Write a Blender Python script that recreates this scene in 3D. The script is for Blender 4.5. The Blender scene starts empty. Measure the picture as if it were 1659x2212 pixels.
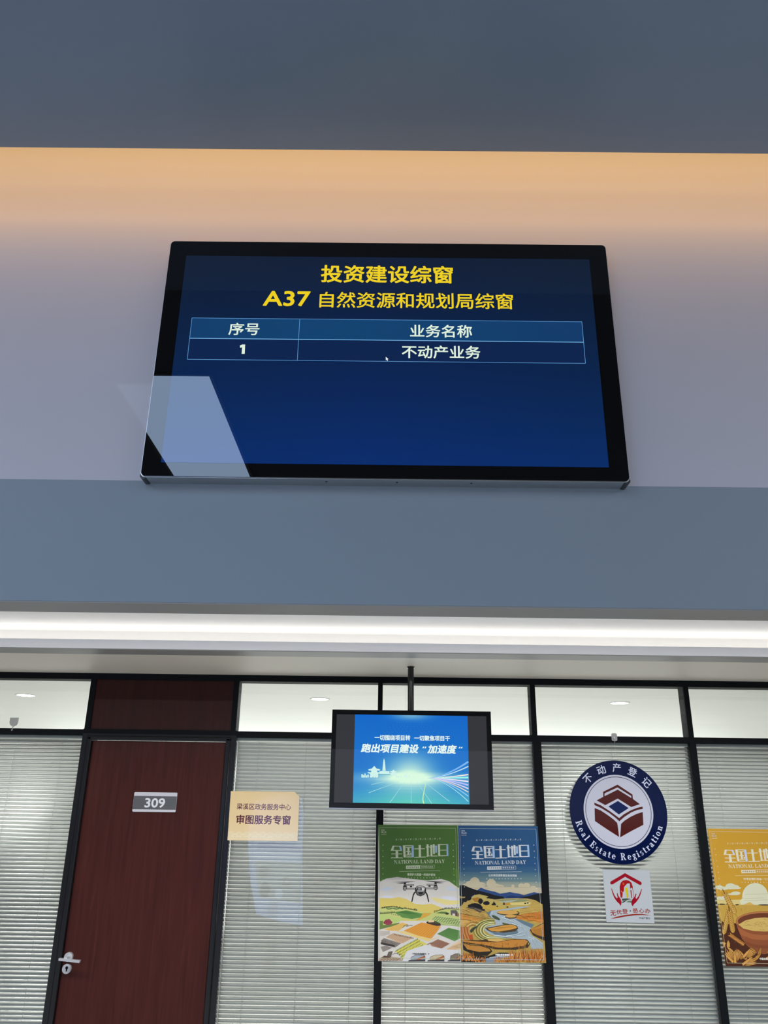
import bpy, math, random
from mathutils import Matrix, Vector
from mathutils.geometry import tessellate_polygon

random.seed(7)
SC = bpy.context.scene
COL = SC.collection

# ------------------------------------------------------------------ camera
IMW, IMH = 1659.0, 2212.0
FPX = 1716.72
CAM = Vector((0.0, 0.0, 1.83))
RIGHT = Vector((0.99991209, 0.00199576, 0.01310801))
DOWN = Vector((0.01156292, 0.35254052, -0.93572511))
FWD = Vector((-0.00648859, 0.93579442, 0.35248645))
cam_data = bpy.data.cameras.new('camera')
cam = bpy.data.objects.new('camera', cam_data)
COL.objects.link(cam)
m = Matrix((RIGHT, -DOWN, -FWD)).transposed().to_4x4()
m.translation = CAM
cam.matrix_world = m
cam_data.sensor_fit = 'HORIZONTAL'
cam_data.sensor_width = 36.0
cam_data.lens = FPX / IMW * 36.0
cam_data.clip_start = 0.02
SC.camera = cam

# ------------------------------------------------------------------ exposure, world, lights
SC.view_settings.view_transform = 'Standard'
SC.view_settings.look = 'None'
SC.view_settings.exposure = 0.0
SC.view_settings.gamma = 1.0
SC.view_settings.use_curve_mapping = False

world = bpy.data.worlds.new('world')
SC.world = world
world.use_nodes = True
world.node_tree.nodes['Background'].inputs[0].default_value = (0.55, 0.68, 1.0, 1)
world.node_tree.nodes['Background'].inputs[1].default_value = 0.3


def area(name, loc, rot, sx, sy, power, color, spread=180):
    d = bpy.data.lights.new(name, 'AREA')
    d.shape = 'RECTANGLE'
    d.size, d.size_y = sx, sy
    d.energy = power
    d.color = color
    d.spread = math.radians(spread)
    o = bpy.data.objects.new(name, d)
    COL.objects.link(o)
    o.location = loc
    o.rotation_euler = [math.radians(a) for a in rot]
    return o


COOL = (0.80, 0.88, 1.0)
# ceiling panels of the hall (rear rows, beside and behind the viewer)
area('hall_panel_light', (-3.9, -2.2, 4.27), (0, 0, 0), 1.2, 4.5, 130, COOL)
area('hall_panel_light', (3.9, -2.2, 4.27), (0, 0, 0), 1.2, 4.5, 130, COOL)
area('hall_panel_light', (0.0, -5.2, 4.27), (0, 0, 0), 6.0, 1.2, 130, COOL)
# warm cove strip above the counter soffit, washing down the wall
area('cove_strip_light', (0, 1.62, 4.22), (0, 0, 0), 11.0, 0.42, 95, (1.0, 0.565, 0.20), 112)
# white cove strip behind the lip of the corridor ceiling
area('lip_strip_light', (0, 4.27, 2.640), (180, 0, 0), 8.0, 0.12, 5.0, (1.0, 0.98, 0.96))
# added corridor fill without a fixture, hidden in the recess, then the downlights
area('corridor_fill', (0, 3.45, 2.745), (0, 0, 0), 7.0, 0.06, 48, (1.0, 0.98, 0.95), 172)
for lx in (-5.05, -2.774, -0.513, 1.777, 4.05):
    area('office_downlight', (lx, 6.2, 2.62), (0, 0, 0), 0.12, 0.12, 24, (1.0, 1.0, 0.96))
    area('office_downlight', (lx, 8.4, 2.62), (0, 0, 0), 0.12, 0.12, 14, (1.0, 1.0, 0.96))
for lx in (-2.80, -0.64, 1.60):
    area('corridor_downlight', (lx, 3.65, 2.742), (0, 0, 0), 0.13, 0.13, 15, (1.0, 0.99, 0.96), 150)
# unseen fills added to brighten the office and the gaps between slats
area('office_rear_fill', (0, 9.8, 1.5), (-90, 0, 0), 8.0, 1.8, 84, (0.98, 1.0, 0.97))  # added fill at the solid rear wall, no window there
area('office_top_fill', (0, 9.4, 2.60), (0, 0, 0), 8.0, 0.8, 30, (0.99, 1.0, 0.96))  # added fill under the ceiling, no fixture modelled


# ------------------------------------------------------------------ helpers
def at(u, v, Y):
    """point of the vertical plane y=Y seen at photo pixel u, v"""
    d = RIGHT * ((u - IMW / 2) / FPX) + DOWN * ((v - IMH / 2) / FPX) + FWD
    t = Y / d.y
    return (d.x * t, CAM.z + d.z * t)


def crop(x0, y0, x1, w, Y):
    s = (x1 - x0) / w
    return lambda u, v: at(x0 + u * s, y0 + v * s, Y)


def lin1(c):
    c /= 255.0
    return c / 12.92 if c <= 0.04045 else ((c + 0.055) / 1.055) ** 2.4


def lin(c, k=1.0):
    return tuple(min(0.95, lin1(x) * k) for x in c)


def mat(name, color, rough=0.5, metal=0.0, spec=0.5, coat=0.0, coat_rough=0.05, noise=0.0, nscale=6.0, bump=0.0, ior=None):
    M = bpy.data.materials.new(name)
    M.use_nodes = True
    nt = M.node_tree
    b = nt.nodes['Principled BSDF']
    b.inputs['Base Color'].default_value = (*color, 1)
    b.inputs['Roughness'].default_value = rough
    b.inputs['Metallic'].default_value = metal
    b.inputs['Specular IOR Level'].default_value = spec
    b.inputs['Coat Weight'].default_value = coat
    b.inputs['Coat Roughness'].default_value = coat_rough
    if noise:
        tc = nt.nodes.new('ShaderNodeTexCoord')
        nz = nt.nodes.new('ShaderNodeTexNoise')
        nz.inputs['Scale'].default_value = nscale
        nz.inputs['Detail'].default_value = 5
        nt.links.new(tc.outputs['Object'], nz.inputs['Vector'])
        rp = nt.nodes.new('ShaderNodeMapRange')
        rp.inputs[3].default_value = 1 - noise
        rp.inputs[4].default_value = 1 + noise
        nt.links.new(nz.outputs['Fac'], rp.inputs[0])
        mx = nt.nodes.new('ShaderNodeVectorMath')
        mx.operation = 'SCALE'
        mx.inputs[0].default_value = color
        nt.links.new(rp.outputs[0], mx.inputs['Scale'])
        nt.links.new(mx.outputs[0], b.inputs['Base Color'])
        if bump:
            bp = nt.nodes.new('ShaderNodeBump')
            bp.inputs['Strength'].default_value = bump
            bp.inputs['Distance'].default_value = 0.002
            nt.links.new(nz.outputs['Fac'], bp.inputs['Height'])
            nt.links.new(bp.outputs[0], b.inputs['Normal'])
    return M


def mat_ink(name, rough=0.35, spec=0.4, coat=0.0):
    M = bpy.data.materials.new(name)
    M.use_nodes = True
    nt = M.node_tree
    b = nt.nodes['Principled BSDF']
    a = nt.nodes.new('ShaderNodeAttribute')
    a.attribute_name = 'ink'
    nt.links.new(a.outputs['Color'], b.inputs['Base Color'])
    b.inputs['Roughness'].default_value = rough
    b.inputs['Specular IOR Level'].default_value = spec
    b.inputs['Coat Weight'].default_value = coat
    b.inputs['Coat Roughness'].default_value = 0.02
    return M


def mat_screen(name, strength=1.0, rough=0.0, spec=0.5):
    M = bpy.data.materials.new(name)
    M.use_nodes = True
    nt = M.node_tree
    b = nt.nodes['Principled BSDF']
    a = nt.nodes.new('ShaderNodeAttribute')
    a.attribute_name = 'ink'
    b.inputs['Base Color'].default_value = (0.002, 0.002, 0.003, 1)
    b.inputs['Roughness'].default_value = rough
    b.inputs['Specular IOR Level'].default_value = spec
    nt.links.new(a.outputs['Color'], b.inputs['Emission Color'])
    b.inputs['Emission Strength'].default_value = strength
    return M


def mat_emit(name, color, strength):
    M = bpy.data.materials.new(name)
    M.use_nodes = True
    b = M.node_tree.nodes['Principled BSDF']
    b.inputs['Base Color'].default_value = (0.8, 0.8, 0.8, 1)
    b.inputs['Emission Color'].default_value = (*color, 1)
    b.inputs['Emission Strength'].default_value = strength
    return M


def mat_glass(name, tint=(0.94, 0.96, 0.945)):
    M = bpy.data.materials.new(name)
    M.use_nodes = True
    nt = M.node_tree
    nt.nodes.remove(nt.nodes['Principled BSDF'])
    out = nt.nodes['Material Output']
    tr = nt.nodes.new('ShaderNodeBsdfTransparent')
    tr.inputs[0].default_value = (*tint, 1)
    gl = nt.nodes.new('ShaderNodeBsdfGlossy')
    gl.inputs['Roughness'].default_value = 0.0
    fr = nt.nodes.new('ShaderNodeFresnel')
    fr.inputs[0].default_value = 1.5
    mx = nt.nodes.new('ShaderNodeMixShader')
    nt.links.new(fr.outputs[0], mx.inputs[0])
    nt.links.new(tr.outputs[0], mx.inputs[1])
    nt.links.new(gl.outputs[0], mx.inputs[2])
    nt.links.new(mx.outputs[0], out.inputs[0])
    return M


def mat_wood(name, c1, c2, rough=0.32):
    M = bpy.data.materials.new(name)
    M.use_nodes = True
    nt = M.node_tree
    b = nt.nodes['Principled BSDF']
    tc = nt.nodes.new('ShaderNodeTexCoord')
    mp = nt.nodes.new('ShaderNodeMapping')
    mp.inputs['Scale'].default_value = (22, 22, 1.1)
    nz = nt.nodes.new('ShaderNodeTexNoise')
    nz.inputs['Scale'].default_value = 1.6
    nz.inputs['Detail'].default_value = 8
    nz.inputs['Distortion'].default_value = 1.2
    rp = nt.nodes.new('ShaderNodeValToRGB')
    rp.color_ramp.elements[0].position = 0.32
    rp.color_ramp.elements[0].color = (*c1, 1)
    rp.color_ramp.elements[1].position = 0.72
    rp.color_ramp.elements[1].color = (*c2, 1)
    nt.links.new(tc.outputs['Object'], mp.inputs[0])
    nt.links.new(mp.outputs[0], nz.inputs['Vector'])
    nt.links.new(nz.outputs['Fac'], rp.inputs[0])
    nt.links.new(rp.outputs[0], b.inputs['Base Color'])
    b.inputs['Roughness'].default_value = rough
    b.inputs['Specular IOR Level'].default_value = 0.2
    return M


class MB:
    """collects shapes into one mesh"""
    def __init__(self):
        self.v, self.f, self.smooth = [], [], []

    def add(self, vs, fs, smooth=False):
        o = len(self.v)
        self.v += [tuple(p) for p in vs]
        self.f += [tuple(i + o for i in q) for q in fs]
        self.smooth += [smooth] * len(fs)
        return self

    def box(self, x0, x1, y0, y1, z0, z1):
        vs = [(x, y, z) for z in (z0, z1) for y in (y0, y1) for x in (x0, x1)]
        return self.add(vs, [(0, 2, 3, 1), (4, 5, 7, 6), (0, 1, 5, 4), (2, 6, 7, 3), (0, 4, 6, 2), (1, 3, 7, 5)])

    def prism(self, pts, y0, y1, smooth=False):
        """outline in x, z (counter-clockwise seen from -y) extruded along y"""
        n = len(pts)
        vs = [(x, y0, z) for x, z in pts] + [(x, y1, z) for x, z in pts]
        fs = [(i, n + i, n + (i + 1) % n, (i + 1) % n) for i in range(n)]
        self.add(vs, fs, smooth)
        self.add([(x, y0, z) for x, z in pts], [tuple(range(n))])
        self.add([(x, y1, z) for x, z in pts], [tuple(reversed(range(n)))])
        return self

    def tube(self, p0, p1, r0, r1=None, n=16, caps=True):
        r1 = r0 if r1 is None else r1
        p0, p1 = Vector(p0), Vector(p1)
        d = (p1 - p0).normalized()
        a = d.orthogonal().normalized()
        b = d.cross(a)
        vs = []
        for p, r in ((p0, r0), (p1, r1)):
            for i in range(n):
                t = 2 * math.pi * i / n
                vs.append(p + a * (r * math.cos(t)) + b * (r * math.sin(t)))
        self.add(vs, [(i, (i + 1) % n, n + (i + 1) % n, n + i) for i in range(n)], True)
        if caps:
            self.add(vs[:n], [tuple(reversed(range(n)))])
            self.add(vs[n:], [tuple(range(n))])
        return self

    def build(self, name, material, parent=None, loc=None):
        me = bpy.data.meshes.new(name)
        me.from_pydata(self.v, [], self.f)
        for p, s in zip(me.polygons, self.smooth):
            p.use_smooth = s
        me.materials.append(material)
        me.update()
        o = bpy.data.objects.new(name, me)
        COL.objects.link(o)
        put(o, parent)
        return o


def put(o, parent):
    if parent is not None:
        o.parent = parent
        o.matrix_parent_inverse = Matrix.Translation(-world_loc(parent))


def world_loc(o):
    p = Vector((0, 0, 0))
    while o is not None:
        p += o.location
        o2 = o.parent
        if o2 is not None:
            p += o.matrix_parent_inverse.translation
        o = o2
    return p


def tag(o, label, cat, group=None):
    o['label'] = label
    o['category'] = cat
    if group:
        o['group'] = group
    return o


def struct(o):
    o['kind'] = 'structure'
    return o


def empty(name, loc):
    o = bpy.data.objects.new(name, None)
    o.empty_display_size = 0.1
    COL.objects.link(o)
    o.location = loc
    return o


def bevel(o, w, seg=2):
    md = o.modifiers.new('bevel', 'BEVEL')
    md.width = w
    md.segments = seg
    md.limit_method = 'ANGLE'
    return o


def rrect(x0, x1, z0, z1, r, n=5):
    pts = []
    for cx, cz, a0 in ((x1 - r, z0 + r, -90), (x1 - r, z1 - r, 0), (x0 + r, z1 - r, 90), (x0 + r, z0 + r, 180)):
        for i in range(n + 1):
            a = math.radians(a0 + 90 * i / n)
            pts.append((cx + r * math.cos(a), cz + r * math.sin(a)))
    return pts


def circ(cx, cz, rx, rz=None, n=48, a0=0, a1=360):
    rz = rx if rz is None else rz
    k = n if a1 - a0 >= 360 else n + 1
    return [(cx + rx * math.cos(math.radians(a0 + (a1 - a0) * i / n)), cz + rz * math.sin(math.radians(a0 + (a1 - a0) * i / n))) for i in range(k)]


# ------------------------------------------------------------------ lettering
_tcache = {}


def text_polys(s, shear=0.0):
    key = (s, shear)
    if key in _tcache:
        return _tcache[key]
    cu = bpy.data.curves.new('tmp', 'FONT')
    cu.body = s
    cu.resolution_u = 3
    cu.fill_mode = 'NONE'
    o = bpy.data.objects.new('tmp', cu)
    COL.objects.link(o)
    dg = bpy.context.evaluated_depsgraph_get()
    me = bpy.data.meshes.new_from_object(o.evaluated_get(dg))
    V = [(v.co.x, v.co.y) for v in me.vertices]
    nb = {}
    for e in me.edges:
        i, j = e.vertices
        nb.setdefault(i, []).append(j)
        nb.setdefault(j, []).append(i)
    bpy.data.objects.remove(o)
    bpy.data.curves.remove(cu)
    bpy.data.meshes.remove(me)
    # walk the outlines in vertex order, then slice the letters into level strips
    seen, segs = set(), []
    for st in sorted(nb):
        if st in seen:
            continue
        loop, cur = [st], st
        seen.add(st)
        nxt = [k for k in nb[st] if k == st + 1] or nb[st]
        cur = nxt[0]
        while cur not in seen:
            seen.add(cur)
            loop.append(cur)
            f = [k for k in nb[cur] if k not in seen]
            if not f:
                break
            cur = f[0]
        for p, q in zip(loop, loop[1:] + loop[:1]):
            if V[p][1] != V[q][1]:
                segs.append((V[p], V[q]))
    ys = []
    for y in sorted({p[1] for sg in segs for p in sg}):
        if not ys or y - ys[-1] > 0.004:
            ys.append(y)
    polys = []
    for y0, y1 in zip(ys[:-1], ys[1:]):
        ym = (y0 + y1) / 2
        row = []
        for (a, b) in segs:
            if min(a[1], b[1]) <= ym < max(a[1], b[1]):
                k = (b[0] - a[0]) / (b[1] - a[1])
                f = lambda y: a[0] + k * (max(min(a[1], b[1]), min(max(a[1], b[1]), y)) - a[1])
                row.append((a[0] + k * (ym - a[1]), f(y0), f(y1), 1 if b[1] > a[1] else -1))
        row.sort()
        wind = 0
        for i, r in enumerate(row):
            if wind == 0:
                left = r
            wind += r[3]
            if wind == 0:
                q = [(left[1], y0), (r[1], y0), (r[2], y1), (left[2], y1)]
                polys.append([(x + shear * y, y) for x, y in q])
    _tcache[key] = polys
    return polys


def bounds(polys):
    xs = [p[0] for q in polys for p in q]
    ys = [p[1] for q in polys for p in q]
    return min(xs), max(xs), min(ys), max(ys)


def rect(x0, x1, y0, y1):
    return [(x0, y0), (x1, y0), (x1, y1), (x0, y1)]


def ringseg(cx, cy, rx, ry, tx, ty, a0=0, a1=360, n=22):
    out = []
    for i in range(n):
        q = []
        for a, inner in ((a0 + (a1 - a0) * i / n, 0), (a0 + (a1 - a0) * (i + 1) / n, 0), (a0 + (a1 - a0) * (i + 1) / n, 1), (a0 + (a1 - a0) * i / n, 1)):
            a = math.radians(a)
            q.append((cx + (rx - inner * tx) * math.cos(a), cy + (ry - inner * ty) * math.sin(a)))
        out.append(q)
    return out


H_ = 0.05


def serif_glyph(c):
    """bold book letters: thick stems, thin bars, flat serifs; cap height 1"""
    P = []
    if c == ' ':
        return P, 0.36
    if c == 'I':
        P = [rect(.09, .27, 0, 1), rect(0, .36, 0, H_), rect(0, .36, 1 - H_, 1)]
        return P, .42
    if c == 'L':
        P = [rect(.09, .27, 0, 1), rect(0, .36, 1 - H_, 1), rect(0, .62, 0, H_), [(.48, H_), (.62, 0), (.62, .34), (.58, .34)]]
        return P, .68
    if c == 'T':
        P = [rect(.25, .43, 0, 1), rect(0, .68, 1 - H_, 1), [(0, 1), (0, .68), (.04, .68), (.14, 1)], [(.68, 1), (.54, 1), (.64, .68), (.68, .68)], rect(.16, .52, 0, H_)]
        return P, .72
    if c == 'N':
        P = [rect(.10, .15, 0, 1), rect(.66, .71, 0, 1), [(.06, 1), (.26, 1), (.71, .0), (.63, 0)], rect(0, .2, 1 - H_, 1), rect(0, .25, 0, H_), rect(.56, .81, 1 - H_, 1)]
        return P, .85
    if c == 'A':
        P = [[(.36, 1), (.41, .95), (.14, 0), (.09, 0)], [(.33, 1), (.43, 1), (.73, 0), (.53, 0)], rect(.17, .6, .28, .33), rect(0, .24, 0, H_), rect(.45, .82, 0, H_)]
        return P, .83
    if c == 'O':
        return ringseg(.4, .5, .4, .52, .18, .05), .84
    if c == 'D':
        P = [rect(.09, .27, 0, 1), rect(0, .3, 0, H_), rect(0, .3, 1 - H_, 1)] + ringseg(.3, .5, .44, .5, .18, .05, -90, 90)
        return P, .78
    if c == 'Y':
        P = [[(.06, 1), (.26, 1), (.47, .45), (.3, .45)], [(.63, 1), (.68, 1), (.46, .44), (.4, .44)], rect(.29, .47, 0, .5), rect(0, .34, 1 - H_, 1), rect(.53, .78, 1 - H_, 1), rect(.2, .56, 0, H_)]
        return P, .78
    if c == 'R':
        P = [rect(.09, .27, 0, 1), rect(0, .34, 0, H_), rect(0, .34, 1 - H_, 1)] + ringseg(.33, .74, .31, .26, .17, .05, -90, 90) + [[(.36, .52), (.52, .52), (.76, .02), (.58, .02)], rect(.27, .36, .48, .53), rect(.56, .82, 0, H_)]
        return P, .84
    if c == 'E':
        P = [rect(.09, .27, 0, 1), rect(0, .64, 0, H_), rect(0, .62, 1 - H_, 1), rect(.27, .46, .49, .54), rect(.43, .48, .36, .67), [(.62, 1), (.48, 1), (.58, .7), (.62, .7)], [(.48, 0), (.64, 0), (.64, .34), (.6, .34)]]
        return P, .7
    if c == 'e':
        return ringseg(.27, .31, .27, .33, .16, .05, 0, 318) + [rect(.1, .53, .31, .355)], .6
    if c == 'a':
        return [rect(.3, .46, .03, .45), rect(.42, .56, 0, .06)] + ringseg(.25, .44, .21, .2, .12, .05, 0, 165) + ringseg(.21, .17, .2, .19, .13, .04), .59
    if c == 'l':
        return [rect(.08, .24, 0, 1.04), rect(0, .32, 0, H_), rect(0, .1, 1.0, 1.04)], .38
    if c == 's':
        return ringseg(.22, .47, .19, .17, .1, .05, 30, 265) + ringseg(.22, .16, .21, .18, .1, .05, -150, 85), .47
    if c == 't':
        return [rect(.1, .26, .06, .84), rect(0, .4, .57, .62)] + ringseg(.28, .12, .18, .13, .1, .05, 180, 340), .45
    if c == 'g':
        return ringseg(.23, .42, .22, .21, .13, .04) + ringseg(.25, -.12, .26, .17, .1, .05) + [rect(.1, .4, .06, .16), rect(.38, .52, .54, .62)], .56
    if c == 'i':
        return [rect(.08, .24, 0, .62), rect(0, .32, 0, H_), rect(0, .1, .57, .62), circ(.16, .84, .1, n=16)], .38
    if c == 'r':
        return [rect(.08, .24, 0, .62), rect(0, .34, 0, H_), rect(0, .1, .57, .62), circ(.41, .53, .085, n=14)] + ringseg(.38, .38, .15, .25, .06, .06, 60, 180), .5
    if c == 'o':
        return ringseg(.28, .31, .28, .33, .15, .04), .61
    if c == 'n':
        return [rect(.08, .24, 0, .62), rect(.42, .58, 0, .44), rect(0, .32, 0, H_), rect(.34, .66, 0, H_), rect(0, .1, .57, .62)] + ringseg(.39, .42, .19, .22, .12, .07, 0, 165), .7
    return P, .5


def serif_text(s):
    out, x = [], 0.0
    for c in s:
        P, w = serif_glyph(c)
        out += [[(px + x, py) for px, py in q] for q in P]
        x += w
    return out


class Art:
    """flat printed or displayed picture: coloured polygons on a vertical plane facing -y"""
    def __init__(self, Y, k=1.0, eps=0.000015):
        self.Y, self.k, self.eps = Y, k, eps
        self.clip = None
        self.used = []
        self.v, self.f, self.c = [], [], []
        self.layer = 0

    def raw(self, tris, colors, y):
        for q, cc in zip(tris, colors):
            if self.clip:
                n0 = len(q)
                q = _clip(q, self.clip)
                if len(q) < 3:
                    continue
                if len(q) != n0:
                    cc = [cc[0]] * len(q)
            o = len(self.v)
            a = sum(q[i][0] * q[(i + 1) % len(q)][1] - q[(i + 1) % len(q)][0] * q[i][1] for i in range(len(q)))
            if a < 0:
                q = list(reversed(q))
                cc = list(reversed(cc))
            self.v += [(x, y, z) for x, z in q]
            self.f.append(tuple(range(o, o + len(q))))
            self.c += cc

    def over(self, pts, top=0.0):
        """print above whatever already lies under these points"""
        x0, x1 = min(p[0] for p in pts), max(p[0] for p in pts)
        z0, z1 = min(p[1] for p in pts), max(p[1] for p in pts)
        L = 0
        for (a, b, c, d, l) in self.used:
            if l > L and a < x1 and b > x0 and c < z1 and d > z0:
                L = l
        self.layer = L + 1
        self.used.append((x0, x1, z0, z1, self.layer + top))

    def poly(self, pts, col, up=True):
        if up:
            self.over(pts)
        y = self.Y - self.layer * self.eps
        cl = (*lin(col, self.k), 1)
        if len(pts) <= 4 and up is not None and _convex(pts):
            self.raw([list(pts)], [[cl] * len(pts)], y)
            return
        tri = tessellate_polygon([[Vector((x, z, 0)) for x, z in pts]])
        self.raw([[pts[i] for i in t] for t in tri], [[cl] * 3 for t in tri], y)

    def polys(self, L, col):
        for q in L:
            self.poly(q, col, up=True)

    def slab(self, pts, depth, col):
        """the sheet itself: front, back and edges"""
        cl = (*lin(col, self.k), 1)
        a = sum(pts[i][0] * pts[(i + 1) % len(pts)][1] - pts[(i + 1) % len(pts)][0] * pts[i][1] for i in range(len(pts)))
        if a < 0:
            pts = list(reversed(pts))
        n = len(pts)
        o = len(self.v)
        self.v += [(x, self.Y, z) for x, z in pts] + [(x, self.Y + depth, z) for x, z in pts]
        for i in range(n):
            j = (i + 1) % n
            self.f.append((o + i, o + n + i, o + n + j, o + j))
            self.c += [cl] * 4
        self.f.append(tuple(o + i for i in range(n)))
        self.c += [cl] * n
        self.f.append(tuple(o + n + i for i in reversed(range(n))))
        self.c += [cl] * n

    def grid(self, fn, nx, ny, colfn):
        """fn(s, t) -> (x, z); colfn(s, t) -> colour"""
        self.over([fn(0, 0), fn(1, 0), fn(1, 1), fn(0, 1)])
        y = self.Y - self.layer * self.eps
        for i in range(nx):
            for j in range(ny):
                st = [(i / nx, j / ny), ((i + 1) / nx, j / ny), ((i + 1) / nx, (j + 1) / ny), (i / nx, (j + 1) / ny)]
                self.raw([[fn(*p) for p in st]], [[(*lin(colfn(*p), self.k), 1) for p in st]], y)

    def line(self, pts, w, col, w1=None):
        h = max(w, w1 or 0) / 2
        self.over([(x + dx, z + dz) for x, z in pts for dx, dz in ((-h, -h), (h, h))], 0.5)
        n = len(pts)
        for i in range(n - 1):
            self.layer += 0.5 if i % 2 else -0.5 if i else 0
            (x0, z0), (x1, z1) = pts[i], pts[i + 1]
            L = math.hypot(x1 - x0, z1 - z0) or 1e-9
            wa = w if w1 is None else w + (w1 - w) * i / (n - 1)
            wb = w if w1 is None else w + (w1 - w) * (i + 1) / (n - 1)
            nx, nz = -(z1 - z0) / L / 2, (x1 - x0) / L / 2
            self.poly([(x0 + nx * wa, z0 + nz * wa), (x0 - nx * wa, z0 - nz * wa), (x1 - nx * wb, z1 - nz * wb), (x1 + nx * wb, z1 + nz * wb)], col, up=False)

    def text(self, s, box, col, bold=0.0, shear=0.0, serif=False, fn=None):
        """lettering fitted into box (x0, x1, z0, z1); bold = stroke growth as a share of the height"""
        P = serif_text(s) if serif else text_polys(s, shear)
        a, b, c, d = bounds(P)
        x0, x1, z0, z1 = box
        g = bold * (z1 - z0)
        sx = (x1 - x0 - g) / (b - a)
        sz = (z1 - z0 - g) / (d - c) if d > c else sx
        offs = [(0, 0)] if not bold else [(g * (math.cos(t) * .5 + .5), g * (math.sin(t) * .5 + .5)) for t in [i * math.pi / 3 for i in range(6)]]
        box4 = [(x0, z0), (x1, z0), (x1, z1), (x0, z1)]
        self.over([fn(*p) for p in box4] if fn else box4, 3.0)
        base = self.layer
        for k, (ox, oz) in enumerate(offs):
            for i, q in enumerate(P):
                self.layer = base + k * 0.5 + (0.4 * (i % 6) if serif else 0)
                pts = [(x0 + ox + (x - a) * sx, z0 + oz + (z - c) * sz) for x, z in q]
                if fn:
                    pts = [fn(*p) for p in pts]
                self.poly(pts, col, up=False)

    def build(self, name, material, parent=None):
        me = bpy.data.meshes.new(name)
        me.from_pydata(self.v, [], self.f)
        ca = me.color_attributes.new('ink', 'FLOAT_COLOR', 'CORNER')
        flat = [x for c in self.c for x in c]
        ca.data.foreach_set('color', flat)
        me.materials.append(material)
        me.update()
        o = bpy.data.objects.new(name, me)
        COL.objects.link(o)
        put(o, parent)
        return o


def _clip(q, C):
    """trim a convex polygon to the sheet it is printed on (C counter-clockwise)"""
    for i in range(len(C)):
        (ax, ay), (bx, by) = C[i], C[(i + 1) % len(C)]
        out = []
        d = [(bx - ax) * (p[1] - ay) - (by - ay) * (p[0] - ax) for p in q]
        for j in range(len(q)):
            k = (j + 1) % len(q)
            if d[j] >= 0:
                out.append(q[j])
            if (d[j] >= 0) != (d[k] >= 0):
                t = d[j] / (d[j] - d[k])
                out.append((q[j][0] + (q[k][0] - q[j][0]) * t, q[j][1] + (q[k][1] - q[j][1]) * t))
        q = out
        if len(q) < 3:
            return []
    return q


def _convex(p):
    n = len(p)
    s = 0
    for i in range(n):
        (ax, ay), (bx, by), (cx, cy) = p[i], p[(i + 1) % n], p[(i + 2) % n]
        k = (bx - ax) * (cy - by) - (by - ay) * (cx - bx)
        if abs(k) < 1e-14:
            continue
        if s and k * s < 0:
            return False
        s = k
    return True


def bb(cf, L, R, T, B):
    """box in the plane from the left, right, top and bottom extremes seen in a crop"""
    return (cf(*L)[0], cf(*R)[0], cf(*B)[1], cf(*T)[1])


def mp(cf, pts):
    return [cf(u, v) for u, v in pts]


# ------------------------------------------------------------------ materials
M_UPPER = mat('panel_lavender_grey', (0.51, 0.50, 0.56), 0.42, spec=0.3, coat=0.12, coat_rough=0.03, noise=0.02, nscale=2.0)
M_LOWER = mat('panel_blue_grey', (0.245, 0.295, 0.345), 0.5, spec=0.25, coat=0.0, noise=0.02, nscale=2.0)
M_SOFFIT = mat('soffit_blue_grey', (0.19, 0.25, 0.32), 0.3, spec=0.45, noise=0.10, nscale=1.6)
M_UNDER = mat('aluminium_grey', (0.29, 0.285, 0.275), 0.5, spec=0.25, noise=0.06, nscale=3.0)
M_WHITE = mat('white_plaster', (0.86, 0.86, 0.85), 0.6, noise=0.015, nscale=3.0)
M_RECESS = mat('white_gloss_ceiling', (0.93, 0.93, 0.93), 0.35, noise=0.01, nscale=3.0)
M_OFFWHITE = mat('offwhite_ceiling', (0.76, 0.71, 0.62), 0.6, noise=0.02, nscale=2.5)
M_LIP = mat('pale_grey_lip', (0.92, 0.92, 0.94), 0.5, noise=0.01, nscale=4.0)
M_FLOOR = mat('pale_floor_tile', (0.55, 0.54, 0.52), 0.25, noise=0.05, nscale=1.2)
M_HALL = mat('hall_wall', (0.55, 0.57, 0.60), 0.6, noise=0.03, nscale=1.0)
M_DARKWALL = mat('hall_wainscot', (0.08, 0.085, 0.10), 0.5, noise=0.05, nscale=2.0)
M_HALLCEIL = mat('hall_ceiling_grey', (0.10, 0.11, 0.13), 0.6, noise=0.05, nscale=1.0)
M_BLACK = mat('black_aluminium', (0.010, 0.012, 0.014), 0.7, spec=0.06, noise=0.1, nscale=30)
M_GLOSSBLACK = mat('black_gloss_casing', (0.009, 0.009, 0.011), 0.2, spec=0.5, noise=0.1, nscale=20)
M_BEZEL = mat('black_glass', (0.002, 0.002, 0.0022), 0.0, spec=0.5, noise=0.05, nscale=5)
M_SILVER = mat('brushed_silver', (0.62, 0.62, 0.62), 0.3, metal=1.0, noise=0.08, nscale=40)
M_CHROME = mat('satin_chrome', (0.74, 0.75, 0.78), 0.3, metal=0.6, noise=0.04, nscale=30)
M_CAP = mat('smoky_plastic_cap', (0.03, 0.033, 0.037), 0.3, spec=0.4, noise=0.05, nscale=20)
M_WOOD = mat_wood('red_mahogany_veneer', (0.046, 0.0095, 0.0075), (0.074, 0.017, 0.0125), 0.42)
M_WOOD2 = mat_wood('dark_mahogany_veneer', (0.034, 0.0085, 0.007), (0.052, 0.014, 0.011), 0.42)
M_GLASS = mat_glass('clear_glass')
M_SLAT = mat('blind_aluminium', (0.69, 0.69, 0.68), 0.30, metal=0.55, spec=0.5, noise=0.03, nscale=10)
M_CORD = mat('blind_cord', (0.72, 0.73, 0.72), 0.7, noise=0.05, nscale=30)
M_HEAD = mat('blind_headrail', (0.72, 0.72, 0.70), 0.4, noise=0.03, nscale=10)
M_INK = mat_ink('printed_paper', 0.42, 0.35)
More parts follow.
